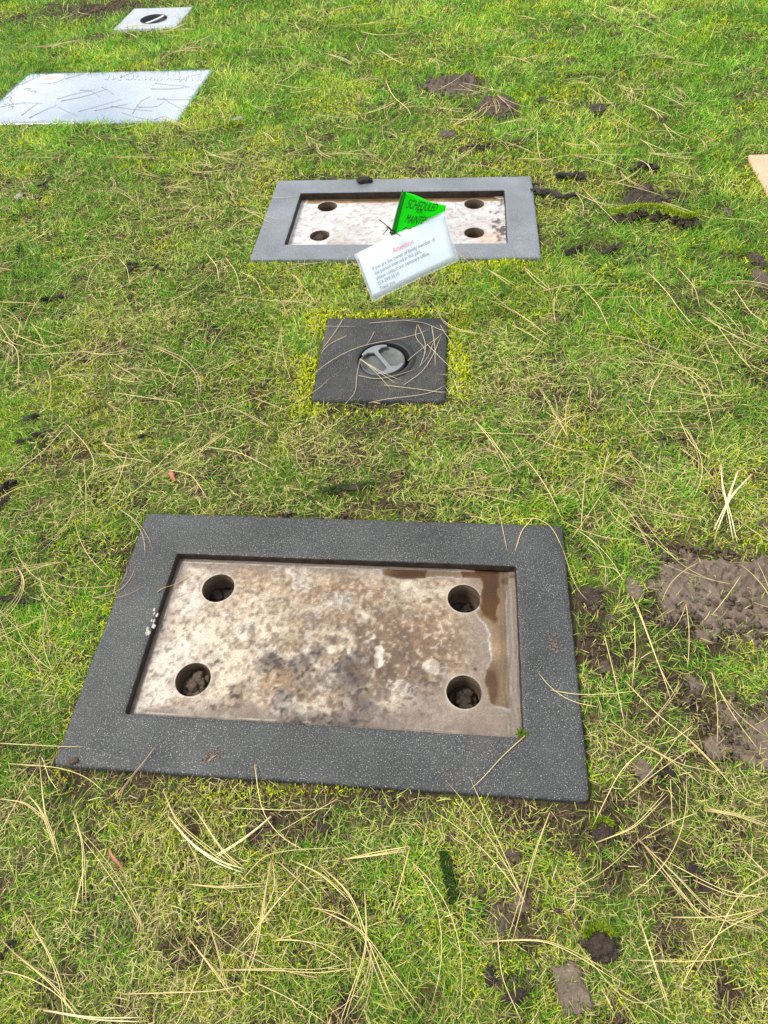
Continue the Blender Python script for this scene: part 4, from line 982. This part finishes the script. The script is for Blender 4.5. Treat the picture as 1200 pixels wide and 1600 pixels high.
def mossy_strip(pts, wd, th, label, dark, seed, lift=.01, mwid=.6, off=0):
    P = np.array([G(a, b) for a, b in pts]); c = P.mean(0); e = empty('turf_strip', (c[0], c[1], 0)); tag(e, label, 'turf strip')
    o, q, cc_ = flake('soil_core', pts, wd, th, 'soil_dark', None, None, seed, .1, lift, parent=e, jag=.7); o.location = np.array(cc_)-np.array([c[0], c[1], 0])
    if not dark:
        bpy.data.objects.remove(o); bmc_, c2_ = chunks(pts, wd*.9, th*1.2, seed, .016, 2); o = mesh_bm('soil_core', bmc_, M['soil_dark'], e, False)
    q2 = q+np.array([0, off, 0]); moss_fringe(e, q2, c, wd*mwid, th, dark, seed, 55 if dark else 110, lift)
mossy_strip([(500, 767), (530, 764), (560, 760), (586, 756)], .009, .007, 'short dark green mossy strip of turf above the near base', True, 1401, .004, 1.0)
mossy_strip([(958, 342), (985, 337), (1020, 335), (1050, 344), (1072, 351), (1095, 340)], .021, .022, 'long curved strip of turf edged with bright moss at the upper right', False, 1402, .010, .40, .013)
mossy_strip([(693, 1334), (698, 1360), (704, 1384), (707, 1404)], .006, .006, 'dark green mossy strip standing in the grass below the near base', True, 1403, .004, 1.1)
for px, py, s, lab, sd_ in ((938, 1470, .022, 'round black clod with a bright moss cap at the lower right', 1), (943, 1295, .016, 'dark clod with bright moss cap near the lower right corner of the near base', 2)):
    p = G(px, py); e = empty('mossy_clod', (p[0], p[1], 0)); tag(e, lab, 'soil clod')
    zc = gz(p[0], p[1])+.002; o = clod('soil_core', 0, -.004, zc, s, s*.8, s*1.0, 0, 1500+sd_, M['soil_dark'], None, parent=e)
    n = 900; a = rng.random(n)*math.pi; r = s*(.45+.45*rng.random(n)); xx = np.cos(a)*r; yy = np.sin(a)*r*.75+.003
    rr2 = rng.random(n)[:, None]; col = np.array([.09, .15, .012])*(1-rr2)+np.array([.26, .36, .02])*rr2
    V, T, C = blades(xx, yy, np.full(n, zc+s*.62)-rng.random(n)*.008, a+rng.normal(0, .6, n), .004+.004*rng.random(n), .0013+.001*rng.random(n), R(20)+rng.random(n)*R(70), rng.random(n)*R(40), col, 2)
    mesh_np('moss_cap', V, T, M['moss'], e, C)
FLK = [
 ([(66, 466), (80, 463), (97, 466)], .010, .010, 'black bark chip in the grass at the middle left, larger one below the others', 'bark'),
 ([(199, 424), (207, 412), (214, 414)], .009, .012, 'black bark chip left of the second marker base, left of a close pair', 'bark'),
 ([(238, 421), (246, 414), (257, 420)], .008, .008, 'black bark chip left of the second marker base, right of a close pair', 'bark'),
 ([(215, 685), (222, 680), (230, 677)], .006, .007, 'small dark bark flake above the upper left corner of the near base', 'bark'),
 ([(20, 692), (40, 684), (58, 678)], .006, .006, 'thin dark bark sliver at the left edge, upper of the slivers', 'bark'),
 ([(-10, 930), (20, 934), (50, 941)], .006, .006, 'dark twig of bark poking in from the left edge beside the near base', 'bark'),
 ([(-8, 766), (6, 760), (18, 750)], .010, .012, 'grey black bark piece at the left edge above the twig', 'bark'),
 ([(-8, 796), (4, 784), (14, 774)], .008, .008, 'black bark piece at the left edge, just nearer than the grey black piece', 'bark'),
 ([(36, 654), (46, 648), (56, 650)], .007, .007, 'small black bark chip at the left above the slivers', 'bark'),
 ([(832, 296), (850, 300), (872, 306), (905, 302)], .012, .014, 'curled black bark strip right of the second marker base, at its upper right corner', 'bark'),
 ([(872, 275), (890, 272), (915, 277)], .014, .016, 'thick black bark piece behind the curled strip', 'bark'),
 ([(985, 262), (1005, 255), (1025, 258)], .014, .016, 'dark bark lump at the upper right, behind the scattered dark soil', 'bark'),
 ([(888, 398), (900, 390), (910, 384)], .012, .014, 'dark bark piece right of the second marker base, left of a pair', 'bark'),
 ([(944, 398), (958, 388), (968, 380)], .012, .014, 'dark bark piece right of the second marker base, right of a pair', 'bark'),
 ([(735, 229), (748, 227), (762, 229)], .010, .010, 'short straight black bark strip behind the second marker base', 'bark'),
 ([(1024, 1200), (1042, 1204), (1056, 1210)], .006, .006, 'thin dark sliver beside the rounded mud clod right of the near base', 'bark'),
 ([(-6, 1488), (8, 1484), (18, 1480)], .008, .008, 'black bark chip at the lower left edge', 'bark'),
 ([(60, 290), (72, 290), (76, 275)], .006, .006, 'thin curved dark twig in the grass at the upper left', 'bark'),
]
M['leaf_o'] = m_plain('orange_brown_leaf', (.34, .13, .07), .5, 0, .4, 200); M['leaf_g'] = m_plain('pale_grey_leaf', (.27, .25, .20), .6, 0, .5, 160)
def bark_piece(pts, wd, th, lab, seed):
    bm, c = chunks(pts, wd, th, seed); o = mesh_bm('bark_piece', bm, M['bark'], None, False); o.location = (c[0], c[1], 0); tag(o, lab, 'bark')
for i, (pts, wd, th, lab, mk) in enumerate(FLK): bark_piece(pts, wd, th, lab, 1600+i*7)
flake('fallen_leaf', [(266, 733), (268, 742), (272, 751)], .006, .002, 'leaf_o', 'small curled orange brown leaf in the grass above the near base', 'leaf', 1801, .6, .01)
flake('fallen_leaf', [(168, 1322), (176, 1338), (192, 1358)], .0022, .002, 'leaf_o', 'thin rusty orange leaf scrap in the grass below the near base', 'leaf', 1802, .5, .012)
flake('fallen_leaf', [(362, 187), (372, 184), (380, 181)], .008, .003, 'leaf_g', 'pale grey leaf scrap in the grass right of the polished marker', 'leaf', 1803, .4, .002, jag=.9)
flake('fallen_leaf', [(22, 310), (30, 306), (36, 300)], .007, .003, 'leaf_g', 'pale leaf scrap in the grass left below the polished marker', 'leaf', 1804, .4, .002, jag=.9)

# ------------------------------------------------------------------ pine needles
def crop(x0, y0, sc, lst): return [[(x0+a/sc, y0+b/sc) for a, b in l] for l in lst]
TR = []
TR += crop(0, 1150, 2.182, [[(575, 275), (650, 370), (740, 435), (835, 468)], [(925, 275), (850, 340), (760, 400), (735, 415)], [(640, 360), (680, 440), (683, 510)], [(250, 255), (285, 360), (290, 460), (295, 585)], [(290, 440), (270, 520), (250, 600)],
 [(135, 80), (150, 270), (180, 350), (205, 460)], [(100, 205), (130, 240), (150, 280), (190, 400)], [(30, 95), (200, 105), (300, 140), (370, 205)], [(0, 25), (150, 33), (290, 37)], [(95, 620), (170, 740), (215, 850), (235, 985)], [(10, 800), (100, 822), (200, 880), (285, 985)],
 [(50, 740), (180, 850), (270, 965)], [(150, 935), (320, 968), (490, 975)], [(640, 685), (720, 790), (795, 895)], [(710, 630), (750, 750), (775, 860)], [(925, 420), (895, 600), (880, 720), (825, 870)], [(1020, 480), (930, 580), (860, 670), (800, 735)], [(420, 880), (600, 875), (740, 870), (850, 845)],
 [(740, 800), (940, 797), (1090, 812), (1230, 785)], [(560, 190), (600, 290), (700, 370), (830, 460)], [(790, 245), (1000, 255), (1140, 245)], [(870, 100), (890, 260), (960, 350), (1060, 400)], [(820, 500), (900, 400), (1040, 385), (1180, 380)], [(640, 505), (760, 520), (930, 510)],
 [(1150, 215), (1050, 270), (930, 340)], [(0, 215), (90, 225), (180, 300)], [(0, 330), (80, 180), (130, 100)], [(950, 430), (1050, 520), (1100, 590)], [(1060, 585), (1150, 600), (1200, 630)], [(870, 840), (1000, 900), (1120, 985)], [(150, 90), (165, 140), (200, 190)], [(660, 240), (760, 400), (830, 460)], [(930, 430), (940, 520), (900, 600), (870, 700)], [(1010, 430), (1100, 470), (1200, 560)]])
TR += crop(500, 1200, 1.714, [[(240, 210), (150, 225), (60, 245)], [(240, 215), (215, 310), (190, 400)], [(60, 245), (150, 232), (240, 215)], [(0, 260), (90, 340), (130, 470), (215, 670)], [(0, 380), (110, 430), (180, 540), (285, 690)], [(120, 330), (130, 480), (90, 600), (60, 700)], [(440, 465), (600, 455), (700, 500), (800, 560)],
 [(615, 120), (575, 220), (545, 320), (490, 500)], [(475, 440), (485, 560), (545, 690)], [(850, 190), (960, 290), (1060, 400), (1200, 430)], [(900, 260), (1000, 380), (1090, 420), (1200, 370)], [(1030, 110), (1120, 125), (1220, 165)], [(830, 515), (1000, 520), (1100, 510), (1190, 480)], [(860, 420), (905, 560), (930, 640)], [(1210, 280), (1120, 330), (1050, 480), (1000, 560)],
 [(870, 210), (960, 320), (1040, 420)], [(930, 250), (1080, 330), (1200, 350)], [(1000, 300), (1110, 350), (1220, 330)], [(940, 400), (1080, 400), (1200, 372)], [(1190, 380), (1100, 420), (1030, 470), (980, 560), (960, 600)], [(690, 470), (780, 590), (850, 640), (960, 600)], [(740, 200), (840, 160), (930, 60)], [(640, 340), (760, 280), (880, 170)], [(800, 590), (900, 650), (960, 690)], [(1010, 120), (930, 150), (850, 200)]])
TR += crop(800, 700, 2.667, [[(870, 70), (880, 170), (905, 250), (940, 400)], [(1000, 110), (910, 205), (880, 280), (850, 355)], [(943, 95), (905, 190), (885, 260)], [(500, 620), (555, 750), (620, 930), (690, 1050)], [(520, 650), (575, 800), (640, 980), (665, 1060)], [(60, 50), (110, 110), (160, 190), (215, 310)], [(0, 300), (100, 288), (170, 330), (215, 430)], [(215, 430), (250, 540), (280, 600), (320, 640)],
 [(90, 290), (40, 340), (10, 440)], [(160, 1008), (280, 1033), (420, 1025), (540, 1010)], [(410, 1135), (540, 1235), (680, 1310), (815, 1425)], [(560, 1240), (700, 1320), (860, 1350)], [(385, 780), (430, 960), (475, 1180)], [(470, 970), (600, 1110), (740, 1210), (900, 1380)], [(375, 190), (310, 290), (240, 390)], [(400, 20), (385, 80), (375, 130)], [(750, 1160), (670, 1220), (590, 1240)], [(800, 1510), (930, 1530), (1060, 1580)], [(570, 1240), (450, 1340), (330, 1590)],
 [(355, 493), (430, 498), (470, 560)], [(700, 0), (780, 60), (860, 150)], [(740, 1220), (860, 1340), (960, 1460), (1060, 1500)], [(510, 720), (515, 860), (500, 1000)], [(660, 1380), (665, 1480), (668, 1590)]])
TR += [[(820, 1150), (785, 1181), (760, 1210), (731, 1239)], [(777, 790), (785, 825), (793, 862)], [(246, 925), (275, 913), (310, 890)], [(325, 1190), (331, 1184), (336, 1181)], [(180, 915), (150, 918), (110, 919), (70, 905)]]
TR += crop(0, 380, 2.667, [[(500, 70), (530, 100), (543, 180)], [(435, 55), (380, 110), (350, 215)], [(860, 40), (905, 95), (912, 160)], [(940, 60), (985, 120), (1005, 215)], [(1000, 120), (1070, 150), (1095, 220)], [(635, 430), (740, 475), (820, 540), (832, 655)], [(475, 500), (540, 540), (610, 590)], [(540, 525), (650, 530), (735, 560)], [(480, 625), (620, 645), (755, 660), (755, 690)],
 [(750, 725), (880, 705), (1050, 650), (1200, 600)], [(1060, 645), (1200, 700)], [(0, 400), (70, 430), (80, 500), (70, 610)], [(100, 465), (250, 460), (420, 450)], [(280, 755), (370, 850), (398, 920), (375, 980)], [(530, 875), (505, 970), (440, 1110)], [(690, 940), (540, 1050), (370, 1160)], [(800, 810), (700, 880), (600, 990)], [(1060, 735), (890, 810), (830, 870), (825, 935)], [(860, 850), (1000, 870), (1150, 950)], [(700, 945), (800, 960), (870, 1075)], [(0, 1060), (70, 1020), (170, 1000)],
 [(0, 245), (80, 248), (150, 252)], [(640, 425), (780, 480), (838, 560), (836, 640)], [(60, 380), (200, 440), (330, 400)], [(280, 755), (180, 870), (60, 960)], [(350, 900), (360, 1050), (355, 1190)], [(640, 100), (560, 150), (500, 190)], [(0, 340), (50, 420), (110, 430)], [(200, 530), (215, 590), (200, 680)], [(40, 650), (100, 600), (170, 545)], [(700, 250), (820, 190), (900, 110)]])
TR += crop(800, 420, 3., [[(60, 0), (120, 70), (180, 105)], [(130, 110), (250, 75), (400, 72), (555, 70)], [(320, 80), (400, 160), (465, 300)], [(640, 20), (730, 110), (790, 200), (870, 290)], [(0, 190), (90, 250), (180, 320)], [(0, 262), (90, 310), (190, 370)], [(350, 300), (560, 325), (770, 415)], [(520, 435), (700, 440), (850, 470), (910, 600), (945, 760), (950, 840)], [(905, 345), (960, 460), (1000, 600)], [(965, 270), (1050, 390), (1140, 490)],
 [(350, 510), (368, 560), (370, 650)], [(540, 640), (620, 750), (700, 830)], [(0, 800), (60, 890)], [(785, 700), (830, 810), (930, 895)], [(560, 790), (720, 742), (960, 750)], [(0, 525), (120, 520), (330, 420), (430, 365), (650, 360)], [(640, 630), (655, 550), (720, 450)], [(780, 0), (860, 90), (880, 180)], [(1040, 90), (1120, 210), (1200, 260)], [(160, 670), (280, 750), (400, 840)], [(110, 790), (240, 850), (380, 860)], [(35, 435), (100, 390), (150, 310)], [(200, 130), (195, 200), (205, 260)], [(430, 135), (560, 128), (620, 140), (610, 200)]])
TR += crop(600, 60, 2., [[(240, 395), (310, 395), (385, 420)], [(480, 290), (478, 330), (490, 380)], [(600, 130), (640, 118), (690, 130)], [(510, 190), (560, 200), (600, 215)], [(350, 55), (420, 60), (470, 85)], [(620, 470), (690, 540), (740, 590)], [(440, 715), (480, 750), (520, 785)], [(1050, 560), (1120, 565), (1190, 580)], [(170, 160), (210, 140), (255, 105)], [(870, 175), (910, 195), (945, 215)]])
TR += crop(300, 0, 2.609, [[(320, 190), (380, 185), (440, 210)], [(420, 95), (440, 125), (438, 160)], [(330, 345), (430, 360), (520, 355)], [(400, 375), (460, 372), (525, 355)], [(760, 200), (810, 235), (870, 265)], [(670, 175), (685, 215)], [(715, 150), (700, 190), (683, 215)], [(790, 330), (820, 400), (880, 440), (895, 475)], [(500, 470), (600, 480), (690, 470)], [(580, 510), (640, 525), (700, 520)], [(780, 675), (810, 640), (835, 600)], [(105, 430), (130, 470), (135, 520)], [(0, 190), (30, 165), (70, 150)], [(370, 330), (410, 305), (450, 270)], [(690, 130), (760, 145), (900, 130)]])
N_GRASS = len(TR)
SM = crop(470, 480, 4.615, [[(0, 145), (200, 142), (410, 140)], [(495, 118), (700, 100), (840, 70)], [(730, 95), (900, 115), (1070, 180)], [(90, 480), (240, 360), (460, 265), (620, 250), (860, 200), (935, 155)], [(300, 70), (250, 180), (140, 300)], [(330, 210), (200, 270), (130, 330)], [(840, 130), (820, 220), (890, 290), (905, 350)], [(845, 130), (905, 260), (890, 360), (850, 445)],
 [(1015, 195), (950, 260), (930, 350), (850, 440)], [(945, 140), (970, 300), (968, 435)], [(910, 270), (1000, 360), (1150, 510)], [(1005, 130), (1070, 230), (1110, 300)], [(430, 375), (530, 460), (655, 600)], [(430, 375), (560, 470), (700, 560)], [(430, 382), (600, 480), (720, 530)], [(415, 495), (540, 525), (680, 500), (840, 445)], [(600, 565), (900, 600), (1060, 610)], [(740, 565), (880, 470), (960, 340), (1015, 200)], [(490, 690), (700, 660), (930, 625), (1060, 550)], [(430, 375), (400, 510), (400, 620), (290, 730)], [(530, 180), (500, 240), (470, 280)], [(770, 390), (850, 320), (1015, 200)]])
PQ = crop(0, 0, 3.53, [[(315, 545), (400, 520), (470, 505), (540, 490)], [(335, 557), (450, 535), (520, 515), (600, 487)], [(430, 615), (560, 580), (680, 545)], [(830, 490), (960, 490), (1060, 475)], [(855, 458), (930, 468), (1040, 475)], [(730, 628), (770, 560), (835, 528)], [(610, 585), (750, 605), (855, 612)], [(160, 650), (240, 610), (320, 575)], [(120, 635), (170, 595), (215, 565)], [(0, 590), (120, 565), (250, 570)], [(865, 545), (1000, 550), (1130, 548)], [(670, 620), (780, 655), (900, 660)], [(440, 495), (500, 500), (560, 540)], [(560, 480), (600, 500), (630, 525)], [(520, 610), (620, 590), (710, 572)], [(900, 540), (960, 580), (1010, 605)], [(760, 590), (860, 590), (910, 560)], [(850, 660), (900, 640), (945, 655)], [(50, 480), (130, 460), (230, 410)], [(360, 434), (450, 410), (510, 378)], [(660, 430), (700, 410), (770, 390)], [(990, 448), (1040, 420), (1120, 405)], [(320, 590), (370, 615), (430, 640)], [(130, 560), (150, 590), (180, 620)]])
def surf(x, y):
    if sdr(NEAR_I, x, y) < 0: return -FL_N+.002
    if sdr(FAR_I, x, y) < 0: return -FL_F+.002
    if sd_all(x, y) < 0: return .0025
    return gz(x, y)+.019+.003*y
def needle_arrays(P, r0, k=4, n=14, base_col=(.38, .25, .12), col=(.55, .43, .2)):
    P = np.array(P); tt = np.linspace(0, len(P)-1, n)
    q = np.stack([np.interp(tt, range(len(P)), P[:, i]) for i in range(3)], 1)
    for it in range(3): q[1:-1] = (q[:-2]+2*q[1:-1]+q[2:])/4
    s = np.linspace(0, 1, n); rad = r0*np.where(s < .9, 1-.35*s, (1-s)*6.5+.03); rad[0] *= 1.5; rad[1] *= 1.2
    V, F = tube_np(q, rad, k); C = np.repeat(np.array(col)[None], n, 0); C[:1] = base_col; C[1] = (C[1]+np.array(base_col))/2; C[-2:] *= .7
    return V, F, np.repeat(C, k, 0)
def w3(px, py):
    p = G(px, py, .0); z = surf(p[0], p[1]); p = G(px, py, z); return p
def zsmooth(P):
    P = np.array(P)
    n = len(P); tt = np.linspace(0, n-1, 10); q = np.stack([np.interp(tt, range(n), P[:, i]) for i in range(3)], 1)
    for i in range(10):
        q[i, 2] = surf(q[i, 0], q[i, 1])
    z = q[:, 2].copy()
    for it in range(2): z = np.maximum(z, np.convolve(np.pad(z, 1, 'edge'), [.33, .34, .33], 'valid'))
    q[:, 2] = z; return q
def region(px, py):
    x, y, _ = G(px, py)
    if sdr(NEAR_O, x, y) < 0: return ('dry pine needle lying across the nearest marker base', 'pine needles on the nearest marker base')
    if sdr(FAR_O, x, y) < 0: return ('dry pine needle lying on the rim of the second marker base', 'pine needles on the second marker base')
    if py > 1500 : a = 'in the grass along the bottom of the photo'
    elif py > 1180: a = 'in the grass below the nearest marker base' if px < 900 else 'in the grass at the lower right below the mud'
    elif py > 800: a = 'in the grass left of the nearest marker base' if px < 300 else 'in the grass between the nearest marker base and the mud'
    elif py > 640: a = 'in the grass just above the nearest marker base'
    elif py > 420: a = 'in the grass left of the small square marker' if px < 600 else 'in the grass right of the small square marker'
    elif py > 200: a = 'in the grass left of the second marker base' if px < 430 else 'in the grass right of or behind the second marker base'
    else: a = 'in the far grass along the top of the photo'
    return ('straw coloured pine needles '+a, 'pine needles '+a)
rn = random.Random(3)
def needle_obj(lines_, label, group, tint, r0):
    VV, FF, CC, o0 = [], [], [], 0
    for P in lines_:
        v = .8+.4*rn.random(); V, F, C = needle_arrays(P, r0*(.85+.3*rn.random()), col=tuple(a*v for a in tint)); VV.append(V); FF.append(F+o0); CC.append(C); o0 += len(V)
    V = np.concatenate(VV); c = V[0].copy(); c[2] = 0
    o = mesh_np('pine_needle', V-c, np.concatenate(FF), M['needle'], None, np.concatenate(CC)); o.location = c; tag(o, label, 'pine needle', group)
STRAW = (.72, .59, .27); TAN_C = (.55, .40, .23); PALE = (.86, .78, .42)
THICK = {0, 1, 12}|{i for i, l in enumerate(TR) if 1105 < l[1][0] < 1165 and 735 < l[1][1] < 790}
for i, l in enumerate(TR):
    P = zsmooth([w3(*p) for p in l]); mx_, my_ = l[len(l)//2]
    dep = .62*P[0, 1]+.81; lab, gr = region(mx_, my_)
    r0 = .00060*(dep/.9)**.68; tint = STRAW if rn.random() < .75 else (TAN_C if my_ < 1000 else STRAW)
    if i in THICK: r0 *= 1.7; tint = PALE
    ls = [P]
    if my_ > 1250 and rn.random() < .45 or i in THICK:      # a second needle of the same bundle, spread a little
        Q = P.copy(); s = np.linspace(0, 1, len(P)); dvec = P[-1]-P[0]; nrm = np.array([-dvec[1], dvec[0], 0]); Q = Q+nrm[None]*(.035*rn.choice((-1, 1)))*(s**1.3)[:, None]; Q[:, 2] += .001; ls.append(Q)
    needle_obj(ls, lab, gr, tint, r0)
i0 = N_GRASS
for l in SM:
    P = zsmooth([w3(*p) for p in l]); P[:, 2] = np.maximum(P[:, 2], .004)
    needle_obj([P], 'pinkish tan pine needle strewn over the small square vase marker', 'pine needles on the small vase marker', (.60, .50, .33), .00070)
for l in PQ:
    P = np.array([G(a, b, -.008) for a, b in l]); P = zsmooth(P); P[:, 2] = -.0078
    needle_obj([P], 'pine needle lying on the polished pale grey marker, dark against the reflection', 'pine needles on the polished marker', (.27, .22, .16), .00060)
n_ind = len(TR)+len(SM)+len(PQ); print('individual needles', n_ind)
def random_bundle():
    while True:
        y = -.1+4.5*rn.random()**1.1; dep = .62*y+.81; x = -.05*y+(rn.random()*2-1)*(.57*dep+.05)
        if sd_all(x, y) > .02 and rn.random() < .15+.85*min(1, max(0, y-.2)/.8) and fbm(np.array([x]), np.array([y]), 2.5, 3, 71)[0] > .38+.1*rn.random(): break
    a = rn.random()*6.28; Lh = .09+.11*rn.random(); cv = rn.gauss(0, .5); ls = []
    for k in range(rn.choice((1, 2, 2, 3))):
        a2 = a+rn.gauss(0, .10); c2 = cv+rn.gauss(0, .3); L2 = Lh*(.9+.15*rn.random()); pts = []
        for j in range(7):
            t = j/6; an = a2+c2*t*.8; pts.append((x+L2*t*math.cos(an), y+L2*t*math.sin(an), 0))
        pts = np.array(pts)
        z = np.array([surf(p[0], p[1]) if sd_all(p[0], p[1]) > -.02 else .004 for p in pts])-.003*rn.random(); z = np.maximum(z, np.convolve(np.pad(z, 1, 'edge'), [.33, .34, .33], 'valid')); pts[:, 2] = z; ls.append(pts)
    return ls
NI = max(0, 292-n_ind)
VV, FF, CC, o0 = [], [], [], 0
bund = sorted([random_bundle() for _ in range(NI+360)], key=lambda l: l[0][0][1])
for i, ls in enumerate(bund):
    dep = .62*ls[0][0][1]+.81; tint = STRAW if rn.random() < .65 else TAN_C; r0 = .00048*(dep/.9)**.6
    if i < NI:
        px, py = project(*ls[0][0][:2]); lab, gr = region(px, py); needle_obj(ls, lab, gr, tint, r0)
    else:
        for P in ls:
            v = .75+.5*rn.random(); V, F, C = needle_arrays(P, r0, 3, 9, col=tuple(a*v for a in tint)); VV.append(V); FF.append(F+o0); CC.append(C); o0 += len(V)
tag(mesh_np('pine_needle_litter', np.concatenate(VV), np.concatenate(FF), M['needle'], None, np.concatenate(CC)), 'thin straw coloured pine needles strewn through the whole lawn', 'pine needles', kind='stuff')
